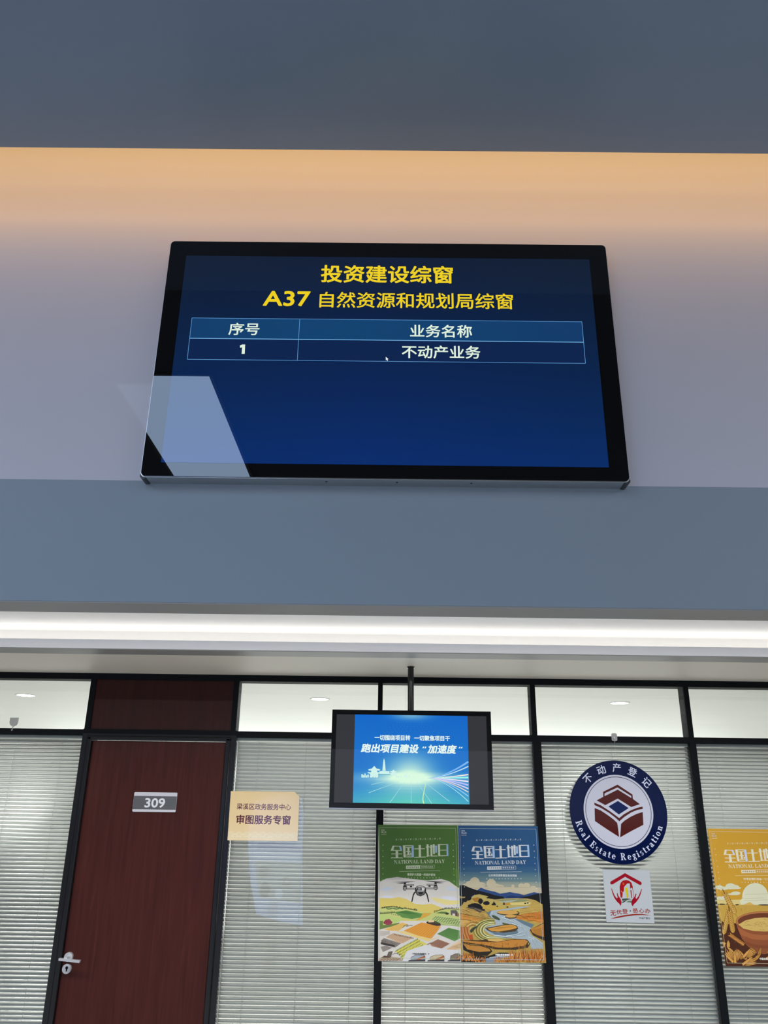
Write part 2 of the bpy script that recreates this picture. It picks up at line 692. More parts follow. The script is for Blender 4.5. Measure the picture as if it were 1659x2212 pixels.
M_INKGLOSS = mat_ink('printed_acrylic', 0.06, 0.5)
M_SCREEN = mat_screen('lit_screen')
M_HOOK = mat('clear_plastic_hook', (0.55, 0.55, 0.53), 0.15, spec=0.6, noise=0.1, nscale=30)
M_LAMP = mat_emit('downlight_lens', (1.0, 1.0, 0.98), 6.0)
M_PANEL = mat_emit('ceiling_panel_diffuser', (0.50, 0.70, 1.0), 7.6)

# ------------------------------------------------------------------ setting: hall
struct(MB().box(-6.5, 6.5, -7.2, 10.1, -0.1, 0).build('floor', M_FLOOR))
struct(MB().box(-6.5, 6.5, -7.2, 2.1, 4.30, 4.4).build('ceiling_hall', M_HALLCEIL))
struct(MB().box(-6.5, 6.5, -7.3, -7.2, 1.6, 4.4).build('wall_rear', M_HALL))
struct(MB().box(-6.5, 6.5, -7.3, -7.2, -0.1, 1.6).build('wall_rear_base', M_DARKWALL))
struct(MB().box(-6.6, -6.5, -7.2, 10.1, -0.1, 4.4).build('wall_left', M_HALL))
struct(MB().box(6.5, 6.6, -7.2, 10.1, -0.1, 4.4).build('wall_right', M_HALL))
# soffit over the counter
struct(MB().box(-6.5, 6.5, 1.34, 1.86, 3.6967, 3.712).build('ceiling_soffit', M_SOFFIT))
struct(MB().box(-6.5, 6.5, 1.34, 1.355, 3.712, 4.30).build('wall_soffit_fascia', M_SOFFIT))
# the display wall: upper panel, lower panel, grey underside
Z_SEAM = 1.83 + 0.837
Z_BULK = 1.83 + 0.4936
struct(MB().box(-6.5, 6.5, 2.0, 2.1, Z_SEAM, 4.30).build('wall_upper', M_UPPER))
struct(MB().box(-6.5, 6.5, 2.0, 2.1, Z_BULK + 0.004, Z_SEAM).build('wall_lower', M_LOWER))
struct(MB().box(-6.5, 6.5, 2.001, 2.108, Z_BULK, Z_BULK + 0.004).build('trim_1', M_UNDER))
# corridor ceiling: recess, cove lip, metal trim, lower ceiling
struct(MB().box(-6.5, 6.5, 2.1, 4.68, 2.75, 2.80).build('ceiling_recess', M_RECESS))
struct(MB().box(-6.5, 6.5, 4.38, 4.40, 2.63, 2.75).build('wall_cove_back', M_WHITE))
struct(MB().box(-6.5, 6.5, 4.176, 4.19, 2.6155, 2.663).build('trim_2', M_LIP))
struct(MB().box(-6.5, 6.5, 4.176, 4.322, 2.611, 2.6155).build('trim_3', M_UNDER))
struct(MB().box(-6.5, 6.5, 4.19, 5.1, 2.6155, 2.63).build('ceiling_corridor', M_OFFWHITE))
# office behind the glass
struct(MB().box(-6.5, 6.5, 5.1, 10.1, 2.63, 2.68).build('ceiling_office', M_WHITE))
struct(MB().box(-6.5, 6.5, 10.0, 10.1, 0, 2.63).build('wall_office', M_WHITE))

# ------------------------------------------------------------------ partition
PY = 5.0
ZT0, ZT1 = 2.578, 2.6155       # head rail
ZM0, ZM1 = 2.240, 2.275        # transom rail
n_trim = 4


def trim(x0, x1, y0, y1, z0, z1):
    global n_trim
    o = struct(MB().box(x0, x1, y0, y1, z0, z1).build('trim_%d' % n_trim, M_BLACK))
    n_trim += 1
    return o


trim(-3.74, 3.74, PY, PY + 0.1, ZT0, ZT1)
trim(-3.74, -1.850, PY, PY + 0.1, ZM0, ZM1)
trim(-0.912, 3.74, PY, PY + 0.1, ZM0, ZM1)
trim(-1.850, -0.912, PY + 0.001, PY + 0.1, 2.252, 2.2785)
trim(-3.74, -1.85, PY, PY + 0.1, 0, 0.1)
trim(-0.91, 3.74, PY, PY + 0.1, 0, 0.1)
# mullions: x0, x1 above the transom and below it
MULL = [(-2.79, -2.76, -2.795, -2.755), (-0.056, -0.027, -0.056, -0.012), (0.886, 0.917, 0.889, 0.937),
        (1.836, 1.867, 1.836, 1.874), (2.785, 2.815, 2.78, 2.82), (3.70, 3.74, 3.70, 3.74), (-3.74, -3.70, -3.74, -3.70)]
for a, b, c, d in MULL:
    trim(a, b, PY + 0.001, PY + 0.099, ZM1, ZT0)
    trim(c, d, PY + 0.001, PY + 0.099, 0.1, ZM0)
trim(-1.845, -1.8125, PY + 0.001, PY + 0.099, 2.2785, ZT0)
trim(-0.952, -0.920, PY + 0.001, PY + 0.099, 2.2785, ZT0)
struct(MB().box(-6.5, -3.74, PY, PY + 0.1, 0, 2.63).build('wall_partition_left', M_WHITE))
struct(MB().box(3.74, 6.5, PY, PY + 0.1, 0, 2.63).build('wall_partition_right', M_WHITE))

BAYS = [(-3.70, -2.79, -3.70, -2.795), (-2.76, -1.845, -2.755, -1.850), (-0.920, -0.056, -0.912, -0.056), (-0.027, 0.886, -0.012, 0.889),
        (0.917, 1.836, 0.937, 1.836), (1.867, 2.785, 1.874, 2.78), (2.815, 3.70, 2.82, 3.70)]
for i, (a, b, c, d) in enumerate(BAYS):
    w = struct(empty('window_%d' % (i + 1), ((a + b) / 2, PY + 0.01, 0.1)))
    MB().box(a, b, PY + 0.006, PY + 0.012, ZM1, ZT0).build('transom_pane', M_GLASS, w)
    MB().box(c, d, PY + 0.006, PY + 0.012, 0.1, ZM0).build('lower_pane', M_GLASS, w)

# door: leaf, moulded casing, panel over the door, lever, keyhole
door = struct(empty('door_1', (-1.381, PY, 0)))
bevel(MB().box(-1.786, -0.978, PY + 0.012, PY + 0.055, 0.008, 2.211).build('door_leaf', M_WOOD, door), 0.002)
MB().box(-1.8125, -0.952, PY + 0.012, PY + 0.03, 2.2785, ZT0).build('overdoor_panel', M_WOOD2, door)
cas = MB()
cas.box(-1.850, -1.818, PY, PY + 0.1, 0, 2.252)
cas.box(-0.944, -0.911, PY, PY + 0.1, 0, 2.252)
cas.box(-1.818, -0.944, PY, PY + 0.1, 2.236, 2.252)
bevel(cas.build('door_casing', M_GLOSSBLACK, door), 0.002)
arch = MB()
for (x0, x1, z0, z1) in ((-1.815, -1.788, 0, 2.233), (-0.974, -0.947, 0, 2.233), (-1.815, -0.947, 2.213, 2.236)):
    arch.box(x0, x1, PY - 0.012, PY + 0.1, z0, z1)
bevel(arch.build('architrave', M_GLOSSBLACK, door), 0.006, 3)
hd = MB()
hx, hz = -1.752, 1.050
hd.tube((hx, PY - 0.048, hz), (hx, PY - 0.006, hz), 0.0095)
hd.prism([(-1.784, 1.041), (-1.668, 1.031), (-1.666, 1.044), (-1.784, 1.053)], PY - 0.062, PY - 0.044)
lever = bevel(hd.build('lever_handle', M_CHROME, door), 0.003, 3)
lever['label'] = 'satin chrome lever handle'
rs = MB().tube((hx, PY - 0.006, hz), (hx, PY + 0.012, hz), 0.0235, n=36)
bevel(rs.build('rose', M_CHROME, lever), 0.003)
ks = bevel(MB().tube((-1.754, PY - 0.004, 0.992), (-1.754, PY + 0.012, 0.992), 0.0245, n=36).build('keyhole_plate', M_CHROME, door), 0.003)
ks['label'] = 'round chrome keyhole plate under the handle'
kk = MB()
kk.tube((-1.753, PY - 0.0055, 0.998), (-1.753, PY + 0.0, 0.998), 0.0075, n=20)
kk.prism([(-1.7555, 0.980), (-1.750, 0.980), (-1.748, 0.998), (-1.757, 0.998)], PY - 0.0055, PY)
kk.build('keyhole', M_BLACK, ks)

# ------------------------------------------------------------------ venetian blinds
PITCH = 0.0215


def blind(x0, x1, cords, tilt, label, ztop=2.222):
    b = tag(empty('venetian_blind', ((x0 + x1) / 2, PY + 0.052, 0.12)), label, 'blind', 'venetian blinds behind the glass')
    yc = PY + 0.052
    MB().box(x0, x1, yc - 0.013, yc + 0.013, ztop - 0.001, ztop + 0.026).build('headrail', M_HEAD, b)
    s = MB()
    z = ztop - 0.014
    ca, sa = math.cos(math.radians(tilt)), math.sin(math.radians(tilt))
    hw, sag, th = 0.0125, 0.0030, 0.0003
    k = 0
    while z > 0.16:
        prof = []
        jx = random.uniform(-0.0005, 0.0005)
        for side in (1, -1):
            for i in range(7):
                t = (-1 + 2 * i / 6) * side
                u = t * hw
                w = sag * (1 - t * t) + side * th
                # u runs across the slat, w is its crown
                y = yc + u * ca - w * sa
                zz = z + u * sa + w * ca
                prof.append((y, zz))
        n = len(prof)
        vs = [(x0 + 0.0008 + jx, p[0], p[1]) for p in prof] + [(x1 - 0.0008 + jx, p[0], p[1]) for p in prof]
        s.add(vs, [(i, (i + 1) % n, n + (i + 1) % n, n + i) for i in range(n)], False)
        s.add(vs[:n], [tuple(reversed(range(n)))])
        s.add(vs[n:], [tuple(range(n))])
        z -= PITCH
        k += 1
    s.build('slats', M_SLAT, b)
    for cx in cords:
        c = MB()
        c.tube((cx, yc - 0.0135, 0.14), (cx, yc - 0.0135, ztop), 0.0009, n=6)
        c.tube((cx, yc + 0.0135, 0.14), (cx, yc + 0.0135, ztop), 0.0009, n=6)
        c.build('ladder_cord', M_CORD, b)
    MB().box(x0 + 0.003, x1 - 0.003, yc - 0.012, yc + 0.012, 0.12, 0.14).build('bottom_rail', M_HEAD, b)
    return b


blind(-2.7545, -1.8505, (-2.555, -2.264, -1.975), 50, 'bright silver venetian blind behind the glass to the left of the wooden door')
blind(-0.909, -0.0565, (-0.781, -0.489, -0.192), -54, 'grey venetian blind behind the glass with the cream service sign')
blind(-0.0115, 0.8885, (0.119, 0.442, 0.757), -50, 'dark grey venetian blind with bright gaps behind the green and blue posters')
blind(0.9375, 1.8355, (1.049, 1.371, 1.688), 53, 'silver venetian blind behind the round navy registration sign')
blind(1.8745, 2.7795, (1.996, 2.33, 2.66), 55, 'silver venetian blind behind the yellow wheat poster')

# ------------------------------------------------------------------ office downlights seen through the transoms
for (x, lab) in ((-2.774, 'small round downlight seen through the transom left of the door'),
                 (-0.513, 'small round downlight seen through the transom above the cream sign'),
                 (1.777, 'small round downlight seen through the transom above the round navy sign')):
    d = tag(empty('downlight', (x, 6.2, 2.63)), lab, 'ceiling light', 'downlights in the office ceiling')
    r = MB()
    n = 40
    for i in range(n):
        a, b2 = 2 * math.pi * i / n, 2 * math.pi * (i + 1) / n
        q = []
        for rr, zz in ((0.078, 2.63), (0.076, 2.626), (0.066, 2.626), (0.066, 2.63)):
            q.append((rr, zz))
        for (r0, z0), (r1, z1) in zip(q[:-1], q[1:]):
            r.add([(x + r0 * math.cos(a), 6.2 + r0 * math.sin(a), z0), (x + r1 * math.cos(a), 6.2 + r1 * math.sin(a), z1),
                   (x + r1 * math.cos(b2), 6.2 + r1 * math.sin(b2), z1), (x + r0 * math.cos(b2), 6.2 + r0 * math.sin(b2), z0)], [(0, 1, 2, 3)], True)
    r.build('ring', M_WHITE, d)
    MB().tube((x, 6.2, 2.6275), (x, 6.2, 2.6295), 0.066, n=40).build('lens', M_LAMP, d)

# ------------------------------------------------------------------ hall ceiling panel mirrored in the big display
cl = tag(empty('ceiling_light', (-1.40, -1.6, 4.30)), 'long white ceiling light panel mirrored in the big wall display', 'ceiling light')
MB().box(-1.70, -1.10, -2.90, -0.315, 4.285, 4.296).build('diffuser', M_PANEL, cl)
fr = MB()
fr.box(-1.72, -1.70, -2.92, -0.295, 4.282, 4.30).box(-1.10, -1.08, -2.92, -0.295, 4.282, 4.30)
fr.box(-1.70, -1.10, -2.92, -2.90, 4.282, 4.30).box(-1.70, -1.10, -0.315, -0.295, 4.282, 4.30)
fr.build('frame', M_UNDER, cl)

# ------------------------------------------------------------------ big wall display
TY = 1.95
tv = tag(empty('wall_display', (-0.012, 2.0, 1.83 + 0.83)), 'large black wall display showing a navy service window screen with yellow title', 'screen')
X0, X1 = -0.342 * TY, 0.3285 * TY
Z0, Z1 = 1.83 + 0.4247 * TY, 1.83 + 0.8205 * TY
bevel(MB().prism(rrect(X0 + 0.002, X1 - 0.002, Z0 + 0.002, Z1 - 0.002, 0.012), TY, TY + 0.006).build('front_glass', M_BEZEL, tv), 0.001, 1)
case = MB().prism(rrect(X0, X1, Z0, Z1, 0.013), TY + 0.004, 1.9995).build('frame', M_SILVER, tv)
case['label'] = 'thin brushed silver edge frame'
for sx, (xa, xb) in ((0, (X0 - 0.002, X0 + 0.017)), (1, (X1 - 0.017, X1 + 0.002))):
    pts = rrect(xa, xb, Z0 - 0.003, Z0 + 0.015, 0.008)
    bevel(MB().prism(pts, TY + 0.0065, 1.9985).build('corner_cap', M_CAP, tv), 0.002)
for sx in (-0.17, 0.02, 0.22):
    MB().tube((sx, 1.972, Z0 - 0.0006), (sx, 1.972, Z0 + 0.002), 0.0035, n=14).build('screw', M_CAP, case)

c1 = crop(280, 480, 860, 1659, TY)
c2 = crop(820, 480, 1400, 1659, TY)
cF = crop(560, 560, 1120, 1659, TY)
scr = Art(TY - 0.0003)
sx0, sx1, sz1, sz0 = -0.3152 * TY, 0.3010 * TY, 1.83 + 0.7925 * TY, 1.83 + 0.4458 * TY


def navy(s, t):
    top, mid, bot = (11, 25, 52), (5, 32, 76), (3, 42, 108)
    k = 1 - t
    a = max(0, min(1, k * 2))
    b = max(0, min(1, k * 2 - 1))
    c = [top[i] + (mid[i] - top[i]) * a + (bot[i] - mid[i]) * b for i in range(3)]
    c[2] -= 12 * abs(s - 0.45)
    return c


scr.grid(lambda s, t: (sx0 + (sx1 - sx0) * s, sz0 + (sz1 - sz0) * t), 16, 20, navy)
YEL, PALE, LINEC = (238, 208, 30), (222, 240, 222), (96, 160, 220)
tx0, tx1 = c1(371, 717)[0], c2(1261, 748)[0]
tzt, tzm, tzb = (c1(720, 594)[1] + c2(600, 610)[1]) / 2, (c1(720, 720)[1] + c2(600, 736)[1]) / 2, (c1(720, 851)[1] + c2(600, 866)[1]) / 2
txd = c1(1044, 722)[0]
scr.grid(lambda s, t: (tx0 + (tx1 - tx0) * s, tzm + (tzt - tzm) * t), 12, 2, lambda s, t: (14 + 2 * t, 52 + 14 * (1 - abs(s - .4)), 100 + 12 * (1 - abs(s - .4))))
scr.poly(rect(tx0, tx1, tzb, tzm), (9, 34, 76))
lw = 0.0013
for z in (tzt, tzb):
    scr.poly(rect(tx0, tx1, z - lw / 2, z + lw / 2), LINEC)
scr.poly(rect(tx0, tx1, tzm - lw * .8, tzm + lw * .8), (120, 185, 235))
for x in (tx0, txd, tx1):
    scr.poly(rect(x - lw / 2, x + lw / 2, tzb, tzt), LINEC)
scr.text('投资建设综窗', bb(cF, (395, 95), (1240, 100), (820, 40), (820, 153)), YEL, 0.045)
scr.text('A37', bb(cF, (22, 290), (328, 250), (180, 203), (180, 301)), YEL, 0.06)
scr.text('自然资源和规划局综窗', bb(cF, (386, 262), (1625, 272), (1000, 214), (1000, 315)), YEL, 0.026)
scr.text('序号', bb(c1, (612, 662), (803, 660), (707, 622), (707, 698)), PALE, 0.035)
scr.poly(mp(c1, [(682, 762), (696, 756), (714, 756), (711, 814), (692, 814), (695, 774), (682, 776)]), PALE)
scr.text('业务名称', bb(cF, (965, 460), (1362, 462), (1160, 420), (1160, 501)), PALE, 0.035)
scr.text('不动产业务', bb(cF, (912, 595), (1415, 597), (1165, 553), (1165, 636)), PALE, 0.035)
cur = mp(c2, [(38, 832), (39, 854), (44, 849), (49, 858), (52, 856), (48, 848), (55, 847)])
scr.poly(cur, (245, 245, 245))
scr.build('screen', M_SCREEN, tv)

# ------------------------------------------------------------------ hanging monitor
HY = 4.55
c4 = crop(680, 1420, 1100, 1659, HY)
hm = tag(empty('hanging_monitor', (0.12, HY + 0.03, 2.6155)), 'black monitor hung from the corridor ceiling on a pole showing a bright blue picture', 'screen')
TLo, TRo, BRo, BLo = c4(153, 443), c4(1503, 465), c4(1525, 1305), c4(120, 1278)
hx0, hx1 = (TLo[0] + BLo[0]) / 2, (TRo[0] + BRo[0]) / 2
hz0, hz1 = (BLo[1] + BRo[1]) / 2, (TLo[1] + TRo[1]) / 2
bz = MB()
ax0, ax1 = (c4(190, 485)[0] + c4(160, 1232)[0]) / 2, (c4(1467, 503)[0] + c4(1481, 1262)[0]) / 2
az0, az1 = (c4(160, 1232)[1] + c4(1481, 1262)[1]) / 2, (c4(190, 485)[1] + c4(1467, 503)[1]) / 2
for (a, b, c, d) in ((hx0, ax0, hz0, hz1), (ax1, hx1, hz0, hz1), (ax0, ax1, hz0, az0), (ax0, ax1, az1, hz1)):
    bz.box(a, b, HY - 0.004, HY + 0.02, c, d)
bz.build('bezel', M_BEZEL, hm)
bk = MB().prism(rrect(hx0 + 0.002, hx1 - 0.002, hz0 + 0.002, hz1 - 0.002, 0.008), HY + 0.006, HY + 0.03)
bk.prism(rrect(hx0 + 0.12, hx1 - 0.12, hz0 + 0.06, hz1 - 0.06, 0.02), HY + 0.03, HY + 0.062)
bk.build('back_case', M_BLACK, hm)
st = MB().box(hx0, hx1, HY - 0.005, HY + 0.012, hz0 - 0.007, hz0)
st.build('lower_strip', M_SILVER, hm)['label'] = 'thin silver strip along the lower edge'
px = 0.5 * (c4(822, 95)[0] + c4(823, 445)[0])
pl = MB().tube((px, HY + 0.075, hz1 - 0.25), (px, HY + 0.075, 2.610), 0.0175, n=24)
pole = pl.build('ceiling_pole', M_GLOSSBLACK, hm)
MB().tube((px, HY + 0.075, 2.609), (px, HY + 0.075, 2.6155), 0.022, n=24).build('flange', M_GLOSSBLACK, pole)
MB().box(px - 0.11, px + 0.11, HY + 0.058, HY + 0.070, hz1 - 0.30, hz1 - 0.10).build('bracket', M_BLACK, hm)

a2 = Art(HY + 0.0005)
a2.poly(rect(ax0, ax1, az0, az1), (50, 50, 54))
pic = [c4(343, 490), c4(1305, 500), c4(1318, 1258), c4(325, 1237)]
qx0, qx1 = (pic[0][0] + pic[3][0]) / 2, (pic[1][0] + pic[2][0]) / 2
qw, qh = qx1 - qx0, az1 - az0
gx, gz = c4(815, 1020)


def bluepic(s, t):
    x, z = qx0 + qw * s, az0 + qh * t
    dx, dz = (x - gx) / qw, (z - gz) / qw
    if dz >= 0:
        g = math.exp(-((dx / 0.20) ** 2 + (dz / 0.17) ** 2))
        base = (14 + 8 * (1 - t), 102 + 22 * (1 - t), 200)
        g2 = math.exp(-((dx / 0.5) ** 2 + (dz / 0.035) ** 2))
    else:
        g = math.exp(-((dx / 0.26) ** 2 + (dz / 0.12) ** 2))
        g2 = math.exp(-((dx / 0.5) ** 2 + (dz / 0.05) ** 2))
        k = min(1, -dz / 0.24)
        base = (30 + 35 * k, 118 + 50 * k, 205 - 8 * k)
        kk = math.exp(-(dx / 0.35) ** 2) * k
        base = (base[0] + 30 * kk, base[1] + 45 * kk, base[2] - 15 * kk)
    top = math.exp(-(((s - .5) / 0.16) ** 2 + ((1 - t) / 0.05) ** 2)) * 0.5
    c = [base[i] + (v - base[i]) * min(1, g * 0.9 + g2 * 0.55 + top) for i, v in enumerate((216, 250, 222))]
    return c


a2.grid(lambda s, t: (qx0 + qw * s, az0 + qh * t), 44, 34, bluepic)
SIL = (205, 240, 232)
sky = []
for (x, y0, w, h) in [(398, 1025, 12, 28), (412, 1025, 10, 20), (424, 1025, 9, 34), (436, 1025, 12, 18), (450, 1025, 10, 26), (470, 1025, 24, 14), (500, 1025, 16, 22), (520, 1025, 20, 16), (690, 1025, 12, 24), (705, 1025, 14, 14), (730, 1025, 12, 10), (765, 1025, 10, 24), (780, 1025, 8, 34), (800, 1025, 10, 18)]:
    sky.append(mp(c4, [(x, y0), (x + w, y0), (x + w, y0 - h), (x, y0 - h)]))
# hall with double curved roof
for cx, by, k in ((507, 1018, 1.0), (671, 1008, 0.55)):
    sky.append(mp(c4, [(cx - 34 * k, by), (cx + 34 * k, by), (cx + 34 * k, by - 25 * k), (cx - 34 * k, by - 25 * k)]))
    sky.append(mp(c4, [(cx - 52 * k, by - 30 * k), (cx - 58 * k, by - 40 * k), (cx - 36 * k, by - 38 * k), (cx + 36 * k, by - 38 * k), (cx + 58 * k, by - 40 * k), (cx + 52 * k, by - 30 * k), (cx + 34 * k, by - 24 * k), (cx - 34 * k, by - 24 * k)]))
    sky.append(mp(c4, [(cx - 26 * k, by - 36 * k), (cx + 26 * k, by - 36 * k), (cx + 26 * k, by - 56 * k), (cx - 26 * k, by - 56 * k)]))
    sky.append(mp(c4, [(cx - 46 * k, by - 52 * k), (cx - 52 * k, by - 62 * k), (cx - 20 * k, by - 70 * k), (cx, by - 92 * k), (cx + 20 * k, by - 70 * k), (cx + 52 * k, by - 62 * k), (cx + 46 * k, by - 52 * k)]))
# pagoda
sky.append(mp(c4, [(552, 995), (636, 997), (636, 972), (552, 970)]))
for i in range(7):
    w = 17 - i * 1.2
    y = 968 - i * 11.5
    sky.append(mp(c4, [(591 - w, y), (591 + w, y), (591 + w - 4, y - 7), (591 - w + 4, y - 7)]))
    sky.append(mp(c4, [(591 - w + 5, y - 6), (591 + w - 5, y - 6), (591 + w - 5, y - 12), (591 - w + 5, y - 12)]))
sky.append(mp(c4, [(584, 888), (598, 888), (592, 864), (590, 864)]))
a2.polys(sky, SIL)
a2.poly(mp(c4, [(545, 1000), (640, 1002), (640, 996), (545, 994)]), (90, 170, 190))
# perspective ground lines
for (p, q) in (((770, 1060), (640, 1240)), ((822, 1060), (822, 1245)), ((870, 1060), (1000, 1250)), ((720, 1060), (460, 1155)), ((600, 1060), (480, 1085)), ((930, 1060), (1150, 1230))):
    a2.line([c4(*p), c4(*q)], 0.0012, (170, 225, 225), 0.0028)
for k, y in enumerate((1085, 1105, 1132, 1165, 1205)):
    a2.line([c4(480 - k * 20, y), c4(1150, y + 10)], 0.0008, (90, 180, 215))
a2.line([c4(*p) for p in ((935, 1062), (945, 1090), (935, 1130), (925, 1180), (922, 1215), (930, 1250))], 0.002, (205, 240, 170), 0.006)
# light trails on the right
for (y1, y2, col, w0, w1) in ((930, 945, (190, 225, 250), .001, .006), (890, 905, (120, 180, 240), .001, .010), (1000, 1015, (240, 225, 225), .001, .007), (1025, 1040, (150, 240, 235), .001, .010), (1060, 1075, (235, 225, 240), .001, .008),
                              (1090, 1105, (180, 190, 250), .001, .009), (1120, 1140, (220, 205, 240), .001, .007), (1150, 1175, (245, 215, 205), .001, .005), (1185, 1200, (140, 200, 245), .001, .006), (1230, 1245, (170, 230, 235), .001, .004)):
    pts = []
    for i in range(13):
        t = i / 12
        x = 960 + 350 * t
        y = 1030 + (y1 - 1030) * (t ** 1.7)
        if i:
            pass
        pts.append(c4(x, y))
    a2.line(pts, w0, col, w1)
# sparkle dots at the top
for r in range(6):
    for i in range(-6, 7):
        a2.poly(circ(*c4(818 + i * (14 + r * 5), 530 + r * 20 + abs(i) * 1.0), 0.0012, n=6), (80, 150, 225), up=(i == -6 and r == 0))
WHT = (225, 243, 238)
a2.text('一切围绕项目转', bb(c4, (510, 685), (815, 690), (660, 662), (660, 709)), WHT, 0.06)
a2.text('一切聚焦项目干', bb(c4, (848, 690), (1153, 692), (1000, 667), (1000, 714)), WHT, 0.06)
a2.text('跑出项目建设', bb(c4, (393, 775), (887, 780), (640, 738), (640, 816)), WHT, 0.085, shear=0.18)
a2.text('加速度', bb(c4, (960, 785), (1213, 790), (1080, 745), (1080, 822)), WHT, 0.085, shear=0.18)
for x in (917, 1226):
    for dx in (0, 18):
        a2.poly(mp(c4, [(x + dx, 776), (x + dx + 12, 776), (x + dx + 18, 752 + 0.01 * x), (x + dx + 8, 752 + 0.01 * x)]), WHT)
a2.build('screen', M_SCREEN, hm)


# ------------------------------------------------------------------ posters
KP = 1.30          # paper ink against the light that falls on it
cA = crop(810, 1775, 1000, 1659, 4.995)
cB = crop(810, 1925, 1000, 1659, 4.995)
cC = crop(985, 1775, 1185, 1659, 4.995)
cD = crop(985, 1925, 1185, 1659, 4.995)
cE = crop(1520, 1780, 1659, 961, 4.995)
GQ = ((-0.044, 1.756), (0.421, 1.759), (0.427, 1.055), (-0.032, 1.054))     # TL TR BR BL
BQ = ((0.4235, 1.7585), (0.889, 1.7605), (0.897, 1.0565), (0.4285, 1.0555))
YQ = ((1.878, 1.761), (2.343, 1.761), (2.355, 1.055), (1.888, 1.055))


def bil(Q, s, t):
    (a, b, c, d) = Q
    top = (a[0] + (b[0] - a[0]) * s, a[1] + (b[1] - a[1]) * s)
    bot = (d[0] + (c[0] - d[0]) * s, d[1] + (c[1] - d[1]) * s)
    return (top[0] + (bot[0] - top[0]) * t, top[1] + (bot[1] - top[1]) * t)


def inv(Q, x, z):
    t = (Q[0][1] - z) / (Q[0][1] - Q[3][1])
    xl = Q[0][0] + (Q[3][0] - Q[0][0]) * t
    xr = Q[1][0] + (Q[2][0] - Q[1][0]) * t
    return ((x - xl) / (xr - xl), t)


def st_of(u, v):
    return inv(GQ, *cA(u, v))


def blob(art, cx, cz, r, col):
    """a printed character too small to read: a few crossing strokes"""
    w = r * 0.34
    k = random.randrange(4)
    q = [rect(cx - r, cx + r, cz - w / 2, cz + w / 2), rect(cx - r * .8, cx + r * .8, cz + r * .6, cz + r)]
    q += [[rect(cx - w / 2, cx + w / 2, cz - r, cz + r), rect(cx - r * .9, cx - r * .5, cz - r, cz)],
          [rect(cx - r * .8, cx - r * .4, cz - r, cz + r), rect(cx + r * .3, cx + r * .7, cz - r, cz + r * .6)],
          [rect(cx - r, cx + r, cz - r, cz - r * .7), rect(cx - w / 2, cx + w / 2, cz - r, cz + r)],
          [rect(cx - r, cx - r * .6, cz - r, cz + r), rect(cx + r * .6, cx + r, cz - r, cz + r), rect(cx - r, cx + r, cz - r, cz - r * .7)]][k]
    art.polys(q, col)


